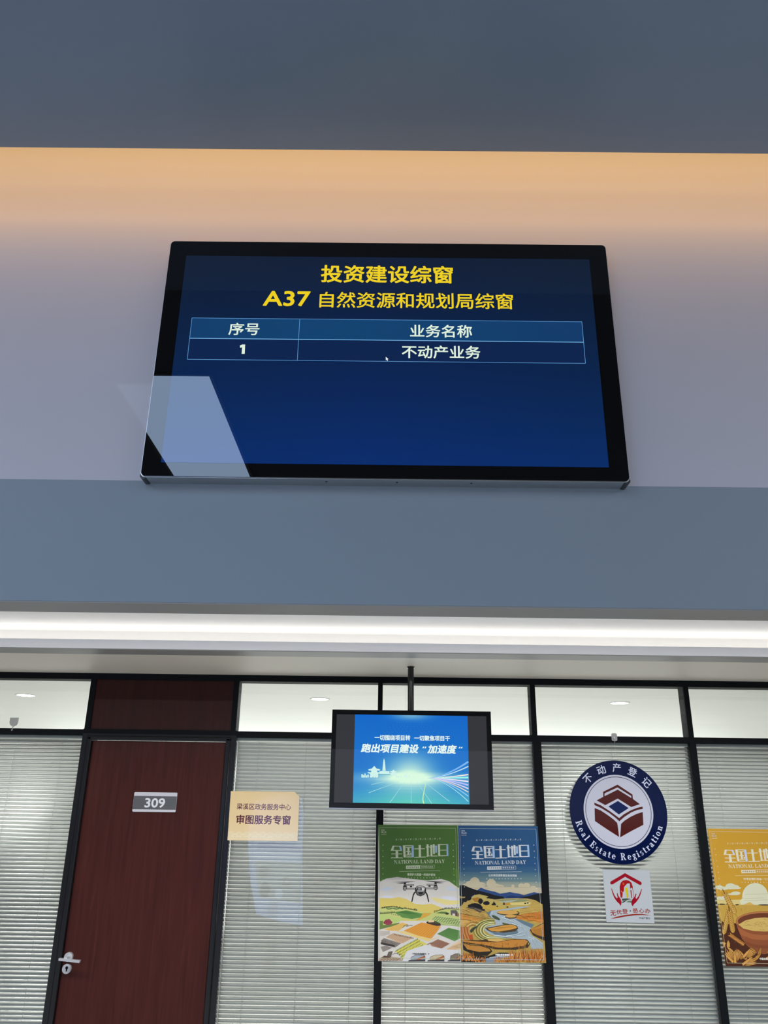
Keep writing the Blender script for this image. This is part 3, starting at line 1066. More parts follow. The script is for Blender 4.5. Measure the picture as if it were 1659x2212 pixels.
def header(art, Q, ink, tint, dark, slogan):
    f = lambda u, v: bil(Q, *st_of(u, v))
    # border
    for (p, q) in (((0.02, .022), (.975, .022)), ((.975, .022), (.975, .978)), ((.975, .978), (.02, .978)), ((.02, .978), (.02, .022))):
        art.line([bil(Q, *p), bil(Q, *q)], 0.0018, tuple(int(0.75 * a + 0.25 * b) for a, b in zip(ink, dark)))
    # five big characters: thick uprights, thin bars
    W, T = ink, tint
    A = []
    A += [[(330, 455), (368, 458), (345, 548), (298, 548)], [(335, 453), (488, 460), (488, 474), (335, 468)], [(300, 534), (508, 540), (510, 553), (298, 548)], [(390, 545), (437, 546), (437, 690), (390, 688)],
          [(310, 602), (512, 604), (512, 617), (308, 615)], [(303, 675), (522, 678), (522, 692), (303, 690)]]
    A += [[(526, 448), (572, 450), (578, 676), (538, 676)], [(526, 448), (728, 450), (728, 466), (526, 466)], [(538, 660), (730, 660), (730, 676), (538, 676)],
          [(580, 484), (688, 484), (688, 498), (580, 498)], [(612, 490), (650, 490), (650, 640), (612, 640)], [(588, 558), (672, 558), (672, 572), (588, 572)], [(578, 626), (690, 626), (690, 640), (578, 640)], [(662, 590), (684, 590), (690, 622), (670, 622)]]
    A += [[(823, 445), (866, 445), (868, 676), (826, 676)], [(743, 510), (942, 508), (942, 522), (743, 524)], [(743, 668), (958, 663), (958, 678), (743, 683)]]
    A += [[(972, 432), (1010, 432), (1014, 652), (980, 655)], [(958, 478), (1034, 470), (1034, 483), (958, 492)], [(968, 655), (1036, 640), (1036, 656), (972, 668)],
          [(1045, 445), (1082, 445), (1084, 660), (1048, 660)], [(1090, 432), (1126, 432), (1130, 616), (1096, 616)], [(1048, 648), (1178, 646), (1178, 660), (1048, 662)], [(1030, 486), (1168, 458), (1168, 470), (1030, 498)]]
    A += [[(1186, 433), (1226, 433), (1230, 657), (1194, 657)], [(1186, 430), (1380, 430), (1380, 444), (1186, 446)], [(1226, 538), (1350, 536), (1350, 550), (1226, 552)], [(1194, 642), (1384, 640), (1384, 655), (1194, 658)]]
    art.polys([[f(u, v) for u, v in q] for q in A], W)
    B = [[(455, 462), (490, 462), (512, 546), (476, 548)], [(690, 452), (732, 452), (734, 672), (694, 672)], [(1136, 456), (1170, 456), (1170, 592), (1136, 592)], [(1346, 432), (1380, 432), (1386, 655), (1352, 655)]]
    art.polys([[f(u, v) for u, v in q] for q in B], T)
    # english title
    art.text('NATIONAL LAND DAY', (358, 1318, 0, 1), ink, serif=True, fn=lambda u, v: f(u, 798 - v * 70 - (u - 358) * 0.012))
    # boxed line
    art.poly([f(586, 832), f(852, 828), f(852, 890), f(586, 894)], ink)
    for (p, q) in (((852, 828), (1122, 824)), ((1122, 824), (1122, 886)), ((1122, 886), (852, 890))):
        art.line([f(*p), f(*q)], 0.0012, ink)
    for i in range(6):
        blob(art, *f(622 + i * 40, 862), 0.0042, dark)
        blob(art, *f(888 + i * 38, 858), 0.0042, ink)
    art.line([f(455, 940), f(1228, 932)], 0.0014, ink)
    x0, z0 = f(608, 1022)
    x1, z1 = f(1138, 982)
    art.text(slogan, (x0, x1, z0, z1), ink, 0.05)
    for i in range(12):
        blob(art, *f(572 + i * 58, 1064), 0.0026, ink)
    # spaced row above the title
    for i in range(10):
        blob(art, *f(405 + i * 91, 340 - i * 1.5), 0.0045, tuple(int(.8 * a + .2 * b) for a, b in zip(ink, dark)))
        if i < 9:
            art.line([f(446 + i * 91, 352), f(458 + i * 91, 322)], 0.001, ink)
    # dotted uprights at both sides
    for i in range(8):
        blob(art, *bil(Q, 0.062, .155 + i * .042 * 1.05), 0.0024, ink)
        blob(art, *bil(Q, 0.938, .145 + i * .044 * 1.05), 0.0024, ink)
    # date corner
    for (s, bx) in (('2024', (118, 182, 172, 146)), ('06.25', (118, 214, 215, 182))):
        xa, za = f(bx[0], bx[2])
        xb, zb = f(bx[1], bx[3])
        art.text(s, (xa, xb, za, zb), ink, 0.03)
    for i in range(5):
        blob(art, *f(125 + i * 20, 242), 0.0022, ink)


def sheet(Q):
    return [Q[3], Q[2], Q[1], Q[0]]


def ell(cf, cx, cy, rx, ry, n=26, rot=0):
    r = math.radians(rot)
    out = []
    for i in range(n):
        a = 2 * math.pi * i / n
        x, y = rx * math.cos(a), ry * math.sin(a)
        out.append(cf(cx + x * math.cos(r) - y * math.sin(r), cy + x * math.sin(r) + y * math.cos(r)))
    return out


def blade(cf, x, y, L, w, ang):
    a = math.radians(ang)
    dx, dy = math.cos(a), -math.sin(a)
    nx, ny = -dy, dx
    return mp(cf, [(x - nx * w / 2, y - ny * w / 2), (x + dx * L * .5 - nx * w * .5, y + dy * L * .5 - ny * w * .5), (x + dx * L, y + dy * L), (x + dx * L * .5 + nx * w * .5, y + dy * L * .5 + ny * w * .5), (x + nx * w / 2, y + ny * w / 2)])


# ---- green poster: drone over farmland
g = Art(4.995, KP)
g.slab(sheet(GQ), 0.0006, (196, 192, 186))
g.clip = sheet(GQ)
gt = [(GQ[0]), (GQ[1])]
g.poly([GQ[0], GQ[1]] + mp(cA, [(1586, 1255), (1500, 1195), (1400, 1125), (1250, 1078), (1000, 1108), (700, 1080), (420, 1042), (220, 1070), (95, 1130)]), (76, 112, 50))
g.poly(mp(cA, [(1490, 900), (1590, 880), (1590, 1100), (1450, 985)]), (84, 122, 48))
# pale clouds and yellow far fields
for (cx, cy, rx, ry) in ((250, 1260, 90, 28), (180, 1285, 80, 18), (1430, 1255, 80, 32), (1480, 1290, 100, 16)):
    g.poly(ell(cA, cx, cy, rx, ry), (186, 194, 206))
for (cx, cy, rx, ry) in ((240, 105, 110, 22), (1380, 125, 140, 30), (1450, 150, 130, 22)):
    g.poly(ell(cB, cx, cy, rx, ry), (196, 198, 210))
g.poly(mp(cB, [(85, 130), (330, 135), (450, 112), (600, 150), (740, 235), (900, 255), (1060, 235), (1300, 330), (1590, 330), (1595, 560), (80, 560)]), (196, 178, 96))
g.poly(mp(cB, [(1050, 120), (1200, 135), (1400, 170), (1595, 180), (1595, 240), (1350, 260), (1150, 200)]), (206, 194, 130))
g.poly(mp(cB, [(80, 320), (200, 300), (420, 300), (620, 340), (800, 375), (1100, 410), (1340, 330), (1595, 345), (1600, 680), (1000, 560), (780, 560), (500, 520), (80, 720)]), (178, 184, 112))
g.poly(mp(cB, [(80, 425), (300, 470), (560, 530), (380, 610), (80, 730)]), (168, 186, 110))
G1, G2, G3 = (62, 104, 50), (88, 130, 66), (36, 58, 34)
g.poly(mp(cB, [(360, 400), (590, 362), (900, 425), (860, 500), (690, 525), (520, 500)]), G2)
for i in range(8):
    g.line(mp(cB, [(380 + i * 26, 392 - i * 3), (560 + i * 36, 420 + i * 2), (700 + i * 22, 520 - i * 8)]), 0.0014, G1)
g.poly(mp(cB, [(900, 410), (1075, 415), (1000, 470), (800, 555), (770, 545), (880, 480)]), (196, 150, 62))
# dark tree lines
for (xs, y0, k) in (((130, 790, 30), 300, 34), ((1120, 1590, 26), 330, 26)):
    x = xs[0]
    while x < xs[1]:
        yy = y0 + (abs(x - 330) * 0.13 if y0 == 300 else max(0, 1340 - x) * 0.28 - 5)
        h = random.uniform(.5, 1.2) * k
        g.poly(mp(cB, [(x - 10, yy), (x + 10, yy), (x, yy - h)]), G3)
        x += random.uniform(12, 24)
g.line(mp(cB, [(120, 318), (220, 292), (380, 298), (560, 325), (690, 345), (800, 372)]), 0.0022, G3)
g.line(mp(cB, [(1110, 408), (1220, 360), (1350, 332), (1590, 345)]), 0.0022, G3)
for x in range(100, 380, 24):
    yy = 410 - (x - 100) * .08
    g.poly(mp(cB, [(x - 12, yy + 25), (x + 12, yy + 20), (x, yy - 22)]), G3)
for i in range(14):
    g.poly(ell(cB, 230 + i * 22, 330 + 8 * math.sin(i), 22, 9), (70, 104, 58))
for i in range(12):
    g.poly(ell(cB, 300 + i * 17, 430 + i * 3.4, 12, 8), (80, 108, 60) if i % 2 else (190, 190, 140))
g.poly(mp(cB, [(1150, 415), (1250, 385), (1350, 390), (1390, 430), (1340, 430)]), (82, 110, 60))
g.poly(ell(cB, 1360, 425, 36, 20), (46, 60, 36))
# farmhouses
g.poly(mp(cB, [(1425, 360), (1530, 355), (1580, 420), (1575, 470), (1430, 450)]), (90, 84, 84))
g.poly(mp(cB, [(1460, 420), (1510, 425), (1510, 465), (1462, 455)]), (196, 190, 186))
g.poly(mp(cB, [(1525, 395), (1582, 430), (1580, 482), (1520, 470)]), (96, 60, 52))
g.poly(mp(cB, [(80, 560), (150, 560), (150, 640), (330, 620), (470, 590), (430, 640), (100, 720), (80, 720)]), (98, 120, 60))
g.poly(mp(cB, [(155, 590), (200, 540), (270, 522), (330, 585), (310, 625), (240, 640), (165, 615)]), (136, 58, 72))
g.line(mp(cB, [(165, 598), (240, 575), (320, 600)]), 0.0016, (104, 40, 54))
# fields
g.poly(mp(cB, [(170, 720), (520, 590), (620, 625), (440, 750), (280, 745)]), (208, 170, 92))
for i in range(5):
    g.line(mp(cB, [(250 + i * 44, 735 + i * 3), (470 + i * 34, 610 + i * 6)]), 0.0014, (176, 138, 76))
g.line(mp(cB, [(520, 690), (560, 650), (620, 630), (590, 670), (660, 645), (710, 648)]), 0.0032, (104, 104, 62))
g.poly(mp(cB, [(540, 745), (880, 590), (1235, 655), (1160, 780), (1050, 895), (800, 835)]), (204, 142, 56))
for i in range(11):
    g.line(mp(cB, [(600 + i * 46, 752 + i * 14), (880 + i * 36, 604 + i * 7)]), 0.0014, (176, 110, 40))
g.poly(mp(cB, [(1060, 530), (1130, 468), (1300, 462), (1590, 530), (1590, 660), (1230, 640)]), (170, 184, 120))
for i in range(13):
    g.line(mp(cB, [(1075 + i * 44, 545 + i * 9), (1160 + i * 42, 470 + i * 6)]), 0.0024, (56, 96, 50))
for i in range(5):
    g.line(mp(cB, [(1120 + i * 15, 490 + i * 34), (1590, 535 + i * 30)]), 0.0012, (66, 104, 56))
g.poly(mp(cB, [(965, 585), (1010, 560), (1130, 560), (1230, 605), (1245, 650), (1160, 655), (985, 610)]), (62, 46, 42))
g.poly(mp(cB, [(1000, 545), (1110, 540), (1120, 585), (1010, 590)]), (204, 180, 140))
g.poly(mp(cB, [(1130, 555), (1200, 590), (1210, 615), (1130, 600)]), (60, 84, 44))
g.poly(mp(cB, [(1170, 805), (1390, 690), (1590, 740), (1600, 890), (1500, 945)]), (92, 134, 72))
for i in range(16):
    g.line(mp(cB, [(1200 + i * 22, 815 + i * 7), (1385 + i * 14, 700 + i * 3)]), 0.0016, (54, 94, 50))
g.poly(mp(cB, [(400, 760), (560, 760), (800, 835), (1060, 900), (1240, 850), (1000, 945), (800, 885)]), (210, 186, 120))
g.poly(mp(cB, [(70, 740), (290, 750), (190, 860), (75, 880)]), (196, 188, 180))
for i in range(5):
    g.line(mp(cB, [(85, 760 + i * 18), (190, 765 + i * 16), (280, 752 + i * 14)]), 0.0014, (120, 110, 104))
g.poly(mp(cB, [(205, 865), (330, 795), (720, 880), (540, 975), (480, 985)]), (186, 156, 126))
for i in range(9):
    g.line(mp(cB, [(240 + i * 34, 868 + i * 11), (340 + i * 40, 810 + i * 9)]), 0.0012, (140, 106, 84))
for i in range(16):
    g.line(mp(cB, [(355 + i * 24, 795 + i * 5), (365 + i * 24, 830 + i * 5)]), 0.0026, (60, 54, 54))
g.poly(mp(cB, [(115, 930), (170, 885), (490, 985), (380, 1060), (140, 1010)]), (122, 114, 108))
g.poly(mp(cB, [(110, 960), (380, 1020), (365, 1055), (110, 1000)]), (52, 48, 48))
g.poly(mp(cB, [(105, 1050), (200, 1030), (330, 1065), (150, 1145)]), (130, 122, 116))
for i in range(40):
    x = random.uniform(125, 420)
    g.line(mp(cB, [(x, 915 + (x - 150) * .22 + random.uniform(-5, 60)), (x + 8, 940 + (x - 150) * .22 + random.uniform(0, 50))]), 0.0012, (84, 78, 74))
# green crop rows
g.poly(mp(cB, [(370, 1130), (800, 900), (990, 1000), (520, 1290), (480, 1200)]), (192, 186, 96))
for r in range(5):
    for i in range(16):
        x = 395 + i * 27 + r * 32
        y = 1125 - i * 14.5 + r * 38
        g.line(mp(cB, [(x - 5, y + 18), (x + 8, y - 18)]), 0.003, (74, 100, 50))
for r in range(3):
    g.line(mp(cB, [(410 + r * 55, 1150 + r * 55), (840 + r * 60, 915 + r * 40)]), 0.0024, (206, 190, 62))
g.poly(mp(cB, [(1030, 985), (1190, 905), (1415, 990), (1240, 1090), (1090, 1060)]), (156, 116, 96))
for i in range(13):
    g.line(mp(cB, [(1060 + i * 14, 990 + i * 8), (1185 + i * 17, 915 + i * 6)]), 0.0016, (106, 70, 58))
g.poly(mp(cB, [(1050, 1040), (1250, 1110), (1220, 1145), (1060, 1080)]), (150, 110, 90))
g.line(mp(cB, [(985, 1010), (1050, 975), (1090, 1000)]), 0.004, (120, 88, 74))
g.poly(mp(cB, [(1340, 1095), (1600, 930), (1620, 1080), (1490, 1145)]), (206, 178, 142))
for i in range(6):
    g.line(mp(cB, [(1370 + i * 26, 1100 + i * 8), (1450 + i * 20, 1050 + i * 4), (1615, 985 + i * 18)]), 0.0014, (150, 112, 78))
# bird and branch at the lower left
g.poly(mp(cB, [(80, 1260), (300, 1230), (480, 1260), (520, 1310), (70, 1310)]), (166, 142, 122))
g.poly(mp(cB, [(225, 1220), (255, 1145), (335, 1130), (300, 1250)]), (96, 86, 80))
g.poly(mp(cB, [(110, 1255), (180, 1215), (310, 1240), (260, 1265)]), (84, 62, 50))
for k in range(6):
    g.line(mp(cB, [(90 + k * 60, 1315), (150 + k * 60, 1275), (190 + k * 58, 1268)]), 0.0022, (84, 66, 56))
g.line(mp(cB, [(330, 1200), (380, 1165), (430, 1185), (500, 1190)]), 0.002, (70, 56, 46))
g.poly(mp(cB, [(520, 1300), (600, 1130), (950, 1010), (1340, 1100), (1610, 1110), (1620, 1330), (540, 1330)]), (196, 196, 198))
# trucks
for (x0, x1, y0, col) in ((680, 945, 1205, (150, 158, 170)), (1040, 1305, 1205, (182, 170, 140)), (1425, 1610, 1180, (120, 108, 92))):
    g.poly(mp(cB, [(x0, y0 + 40), (x0 + 90, y0), (x1 - 30, y0 - 5), (x1, y0 + 20), (x1, 1325), (x0 - 20, 1325)]), col)
    g.poly(mp(cB, [(x0 + 100, 1285), (x1 - 10, 1215), (x1, 1250), (x0 + 110, 1325)]), (176, 98, 58))
    g.poly(mp(cB, [(x0 - 40, 1300), (x1, 1285), (x1 + 5, 1325), (x0 - 60, 1325)]), (54, 56, 60))
    g.line(mp(cB, [(x0, y0 + 40), (x0 + 90, y0), (x1 - 30, y0 - 5), (x1, y0 + 20), (x1, 1320)]), 0.0018, (48, 46, 46))
    g.line(mp(cB, [(x0, y0 + 42), (x0 + 5, 1285), (x0 + 100, 1275), (x1, y0 + 25)]), 0.0016, (48, 46, 46))
xa, za = cB(705, 1198)
xb, zb = cB(970, 1166)
g.text('中国自然资源报社', (xa, xb, za, zb), (20, 20, 20), 0.08)
blob(g, *cB(1013, 1185), 0.004, (20, 20, 20))
# drone
DK, DG = (28, 26, 26), (150, 148, 146)
for m_ in (0, 1):
    fx = (lambda x: x) if not m_ else (lambda x: 1708 - x)
    dm = lambda pts: mp(cA, [(fx(x), y - (8 if m_ else 0)) for x, y in pts])
    g.poly(dm([(310, 1140), (560, 1132), (780, 1122), (600, 1150)]), DK)
    g.poly(dm([(395, 1160), (560, 1150), (570, 1166), (480, 1168)]), DK)
    g.poly(dm([(545, 1150), (585, 1150), (588, 1200), (545, 1200)]), DK)
    for (x0, x1, y0, y1) in ((540, 735, 1180, 1212), (560, 760, 1250, 1280)):
        g.poly(dm(rect(x0, x1, y0, y1)), DK)
        g.poly(dm(rect(x0 + 5, x1 - 5, y0 + 6, y1 - 6)), DG)
    g.poly(dm([(528, 1225), (548, 1195), (585, 1195), (602, 1225), (600, 1275), (580, 1298), (545, 1298), (528, 1275)]), DK)
    g.poly(dm([(537, 1230), (595, 1230), (593, 1245), (537, 1245)]), DG)
    g.poly(dm([(540, 1255), (590, 1255), (590, 1285), (545, 1285)]), DG)
    g.poly(dm(rect(660, 700, 1212, 1236)), DK)
    legs = [(705, 150 + 55), (685, 150 + 55), (692, 160), (715, 60), (745, 10), (770, 20), (735, 75), (715, 165)]
    g.poly(mp(cB, [(fx(x), y) for x, y in legs]), DK)
body = mp(cA, [(760, 1250), (790, 1215), (850, 1200), (920, 1215), (960, 1255)]) + mp(cB, [(965, 0), (930, 70), (860, 98), (790, 75), (755, 0)])
g.poly(body, DK)
g.poly(mp(cA, [(775, 1248), (800, 1222), (850, 1208), (910, 1222), (945, 1256), (930, 1310), (900, 1325), (800, 1322)]), (168, 166, 164))
g.poly(mp(cA, rect(790, 880, 1240, 1295)), DK)
g.poly(mp(cA, rect(808, 862, 1252, 1285)), DG)
g.poly(mp(cA, [(885, 1250), (930, 1265), (900, 1300)]), (225, 225, 225))
g.poly(mp(cB, [(775, 8), (945, 8), (915, 62), (860, 80), (800, 62)]), (100, 98, 96))
g.poly(mp(cB, [(815, 20), (915, 20), (890, 62), (835, 62)]), DK)
header(g, GQ, (196, 204, 176), (150, 176, 210), (60, 84, 40), '像保护大熊猫一样保护耕地')
tag(g.build('poster', M_INK), 'green paper poster with a drone over farmland taped beside the blue poster', 'poster', 'land day posters on the glass')

# ---- blue poster: river through golden hills
b = Art(4.9948, KP)
b.slab(sheet(BQ), 0.0006, (38, 80, 122))
b.clip = sheet(BQ)


def bsky(s, t):
    k = max(0, min(1, (t - 0.30) / 0.17))
    a, c, d = (36, 80, 124), (86, 118, 130), (170, 162, 138)
    if k < .5:
        return [a[i] + (c[i] - a[i]) * k * 2 for i in range(3)]
    return [c[i] + (d[i] - c[i]) * (k * 2 - 1) for i in range(3)]


b.grid(lambda s, t: bil(BQ, s, t * 0.56), 1, 24, lambda s, t: bsky(s, t * 0.56))
CR, CR2 = (184, 174, 148), (166, 156, 134)
for (cx, cy, rx, ry) in ((335, 1085, 88, 92), (250, 1120, 80, 60), (180, 1150, 70, 40), (420, 1130, 110, 48), (630, 1105, 84, 80), (720, 1150, 70, 42), (800, 1160, 60, 30), (1020, 1155, 30, 30), (1170, 1150, 54, 46), (1265, 1145, 62, 50), (1380, 1170, 50, 20)):
    b.poly(ell(cC, cx, cy, rx, ry), CR)
b.poly(mp(cC, [(80, 1160), (1520, 1180), (1520, 1290), (80, 1290)]), CR)
for (x0, x1, y) in ((470, 560, 1130), (720, 860, 1165), (1050, 1300, 1180), (250, 600, 1190)):
    b.line(mp(cC, [(x0, y), (x1, y + 4)]), 0.003, CR2)
# ground base
b.poly(mp(cD, [(60, 60), (1550, 60)]) + [BQ[2], BQ[3]], (168, 142, 72))
b.poly(mp(cD, [(60, -70), (370, -10), (445, -62), (530, -30), (620, -5), (700, 10), (790, 45), (880, 30), (965, 16), (1060, 35), (1130, 45), (1215, 72), (1300, 45), (1400, 18), (1500, 40), (1550, 50), (1552, 130), (60, 130)]), (40, 66, 116))
b.poly(mp(cD, [(880, 100), (1000, 75), (1100, 95), (1200, 80), (1300, 95), (1250, 115), (950, 125)]), (26, 48, 92))
INK = (16, 17, 20)
b.poly(mp(cD, [(60, -105), (140, -108), (250, -60), (400, -10), (600, 40), (700, 75), (850, 100), (870, 130), (700, 150), (540, 120), (330, 60), (260, 100), (180, 200), (60, 280)]), INK)
b.poly(mp(cD, [(1140, 122), (1250, 100), (1400, 60), (1555, 30), (1562, 245), (1420, 160), (1280, 130)]), INK)
# rolling pale fields
for (pts, col) in (
        ([(330, 70), (420, 55), (580, 95), (540, 120), (600, 150), (760, 150), (900, 130), (1100, 125), (1300, 145), (1360, 185), (1330, 270), (900, 300), (560, 300), (420, 260), (300, 190), (260, 120)], (170, 152, 86)),
        ([(700, 160), (900, 145), (1150, 140), (1330, 160), (1200, 200), (860, 190)], (128, 132, 92)),
        ([(760, 190), (980, 165), (1120, 150), (1010, 190), (900, 210)], (150, 160, 150)),
        ([(940, 215), (1280, 185), (1350, 215), (1280, 250), (1000, 250)], (196, 180, 112)),
        ([(860, 215), (960, 205), (980, 240), (900, 260)], (176, 130, 50)),
        ([(280, 130), (390, 110), (500, 170), (470, 215), (330, 190)], (150, 104, 36)),
        ([(70, 80), (180, 95), (190, 120), (60, 130)], (150, 132, 70)),
        ([(140, 195), (300, 200), (220, 250), (120, 240)], (164, 140, 80)),
        ([(470, 240), (640, 250), (880, 290), (840, 330), (560, 380), (480, 330)], (178, 150, 66)),
        ([(80, 290), (280, 330), (420, 380), (540, 400), (620, 480), (690, 545), (420, 600), (360, 540), (80, 420)], (182, 152, 82)),
        ([(80, 400), (260, 440), (520, 510), (680, 540), (430, 600), (300, 530), (80, 500)], (188, 132, 58)),
        ([(80, 500), (200, 520), (330, 560), (400, 600), (250, 620), (80, 610)], (194, 154, 84))):
    b.poly(mp(cD, pts), col)
for i in range(7):
    b.line(mp(cD, [(85, 320 + i * 16), (280, 360 + i * 18), (480, 430 + i * 14), (620, 500 + i * 6)]), 0.0012, (138, 104, 46))
# dark tree clumps
for (cx, cy, rx, ry) in ((340, 270, 120, 55), (260, 265, 50, 30), (420, 300, 60, 46), (490, 340, 36, 22), (440, 180, 42, 50), (545, 215, 60, 36), (140, 60, 90, 40), (220, 120, 60, 50)):
    b.poly(ell(cD, cx, cy, rx, ry, 12), INK)
for (x, y, h) in ((430, 200, 80), (570, 240, 70), (680, 255, 80), (860, 245, 55), (650, 250, 40), (700, 250, 45)):
    b.poly(mp(cD, [(x - h * .42, y), (x + h * .42, y), (x, y - h)]), INK)
for (x, y) in ((920, 285), (1020, 320), (1240, 218), (1285, 212), (740, 270)):
    b.poly(ell(cD, x, y, 20, 11, 10), INK)
b.poly(mp(cD, [(170, 290), (300, 280), (440, 320), (520, 360), (480, 350), (430, 390), (330, 330)]), (60, 58, 62))
# right-hand slopes
b.poly(mp(cD, [(1000, 300), (1240, 290), (1400, 260), (1560, 230), (1565, 560), (1400, 560), (1200, 470), (1060, 400)]), (184, 156, 82))
b.poly(mp(cD, [(1110, 430), (1300, 390), (1560, 370), (1565, 560), (1500, 570), (1300, 520), (1050, 490)]), (190, 118, 46))
for i in range(9):
    b.line(mp(cD, [(1120 + i * 6, 290 + i * 16), (1330, 285 + i * 14), (1560, 250 + i * 14)]), 0.0012, (146, 118, 54))
for i in range(22):
    x = 1180 + i * 17
    b.line(mp(cD, [(x, 410 + (1560 - x) * .06), (x + 22, 480 + (i % 3) * 14)]), 0.001, (140, 84, 32))
for i in range(90):
    x0, yy = random.uniform(90, 560), random.uniform(300, 600)
    if yy > 330 + (x0 - 90) * .5 or True:
        k = .22
        b.line(mp(cD, [(x0, yy), (x0 + 60, yy + 60 * k), (x0 + 120, yy + 120 * k + 6)]), 0.0010, random.choice([(96, 66, 26), (120, 84, 34), (206, 176, 104)]), 0.0004)
for i in range(50):
    x0, yy = random.uniform(1060, 1480), random.uniform(290, 560)
    b.line(mp(cD, [(x0, yy), (x0 + 60, yy - 4), (x0 + 110, yy + 4)]), 0.0010, random.choice([(96, 66, 26), (120, 84, 34), (206, 176, 104)]), 0.0004)
for (x0, y0, x1, y1, x2, y2) in ((80, 400, 300, 440, 560, 500), (80, 505, 250, 520, 420, 600), (360, 545, 420, 600, 400, 620), (1050, 490, 1200, 550, 1380, 600), (1060, 400, 1180, 450, 1300, 510), (480, 330, 560, 380, 640, 480)):
    b.line(mp(cD, [(x0, y0), (x1, y1), (x2, y2)]), 0.0022, (44, 36, 22), 0.0010)
# river
RV, RV2, RV3 = (150, 164, 172), (92, 112, 126), (196, 206, 208)
b.poly(mp(cD, [(545, 385), (660, 345), (900, 315), (1080, 285), (1300, 270), (1290, 285), (1110, 315), (900, 345), (740, 360), (760, 410), (880, 430), (1060, 480), (1180, 560), (1300, 620), (1345, 660), (1310, 720), (1350, 790), (1450, 850), (1560, 930), (1570, 1030), (1340, 1040), (1330, 930), (1270, 865), (1050, 850), (800, 830), (600, 770), (500, 690), (540, 640), (720, 590), (700, 545), (620, 470)]), RV)
b.poly(mp(cD, [(1040, 490), (1180, 520), (1400, 600), (1350, 660), (1200, 590)]), RV2)
b.poly(mp(cD, [(545, 385), (640, 350), (620, 380), (600, 430), (640, 480), (610, 470)]), RV2)
b.poly(mp(cD, [(560, 700), (760, 745), (960, 735), (1100, 690), (1120, 760), (900, 800), (700, 780)]), RV2)
for (x0, y0, x1, y1, x2, y2) in ((820, 470, 980, 530, 1150, 600), (860, 450, 1000, 500, 1100, 560), (1000, 580, 1180, 640, 1260, 720), (640, 380, 700, 450, 780, 520), (900, 800, 1060, 780, 1200, 720), (760, 800, 960, 820, 1240, 780), (1150, 620, 1230, 700, 1270, 780), (1300, 820, 1420, 880, 1540, 1000), (1340, 860, 1400, 940, 1480, 1030), (1380, 830, 1480, 900, 1560, 960), (680, 790, 860, 815, 1060, 830)):
    b.line(mp(cD, [(x0, y0), (x1, y1), (x2, y2)]), 0.003, RV3, 0.001)
    b.line(mp(cD, [(x0 + 16, y0 + 16), (x1 + 12, y1 + 14), (x2 + 4, y2 + 16)]), 0.002, RV2, 0.001)
# islands
for (cx, cy, rx, ry, rot) in ((925, 385, 190, 42, 2), (980, 450, 100, 34, 2)):
    b.poly(ell(cD, cx + 4, cy + 10, rx + 6, ry, rot=rot), (70, 58, 40))
    b.poly(ell(cD, cx, cy - 4, rx, ry - 6, rot=rot), (190, 148, 78))
b.line(mp(cD, [(1090, 360), (1135, 385), (1125, 410), (1090, 430)]), 0.003, INK)
b.poly(ell(cD, 715, 475, 85, 26, rot=28), (62, 72, 50))
b.poly(mp(cD, [(830, 560), (960, 590), (900, 620), (830, 590)]), (84, 84, 52))
b.poly(mp(cD, [(520, 660), (640, 640), (860, 600), (1000, 590), (1090, 620), (1115, 670), (1060, 720), (860, 745), (680, 730), (560, 700)]), (70, 56, 36))
b.poly(mp(cD, [(560, 672), (650, 655), (860, 612), (1000, 600), (1080, 628), (1090, 660), (980, 690), (760, 725), (640, 715)]), (192, 140, 62))
for i in range(7):
    b.line(mp(cD, [(640 + i * 55, 690 - i * 6), (740 + i * 45, 660 - i * 5), (800 + i * 40, 640)]), 0.0013, (140, 92, 38))
# oxbow: nested green-gold bands sweeping round the bend
bands = [(196, 196, 140), (96, 108, 62), (208, 206, 160), (120, 118, 60), (176, 162, 88), (70, 86, 60), (190, 180, 110), (132, 120, 58)]
for i in range(8):
    k = i * 22
    pts = []
    for j in range(22):
        a = math.radians(75 + 205 * j / 21)
        pts.append(cD(640 - k * 0.15 + (150 + k) * math.cos(a) * 1.0, 700 - (110 + k * 0.62) * math.sin(a)))
    tail = [(760, 830 + k * .25), (900, 850 + k * .12), (1060, 870)]
    b.line(pts + mp(cD, tail[:2]), 0.0046, bands[i])
for i in range(5):
    pts = []
    for j in range(14):
        a = math.radians(60 + 160 * j / 13)
        pts.append(cD(300 + i * 6 + (40 + i * 30) * math.cos(a) * 1.3, 690 - (55 + i * 26) * math.sin(a)))
    b.line(pts, 0.0036, ((196, 176, 110), (150, 100, 46), (204, 186, 120), (160, 116, 50), (188, 150, 80))[i])
b.poly(mp(cD, [(250, 700), (300, 655), (400, 610), (340, 680), (280, 745), (255, 735)]), (50, 60, 48))
b.poly(mp(cD, [(80, 640), (230, 640), (240, 740), (270, 860), (80, 850)]), (160, 98, 46))
for i in range(6):
    b.line(mp(cD, [(100 + i * 24, 650), (110 + i * 24, 740), (150 + i * 28, 860)]), 0.0016, (206, 170, 110) if i % 2 else (112, 60, 28))
b.poly(mp(cD, [(220, 800), (290, 770), (310, 870), (250, 870)]), (166, 74, 36))
# right bank
b.poly(mp(cD, [(1320, 690), (1450, 630), (1570, 560), (1590, 890), (1500, 850), (1380, 790)]), (60, 44, 30))
b.poly(mp(cD, [(1340, 680), (1450, 640), (1570, 575), (1575, 820), (1460, 790), (1370, 740)]), (178, 122, 52))
for i in range(8):
    b.line(mp(cD, [(1370 + i * 10, 690 + i * 14), (1470, 680 + i * 16), (1570, 650 + i * 20)]), 0.0014, (120, 76, 32))
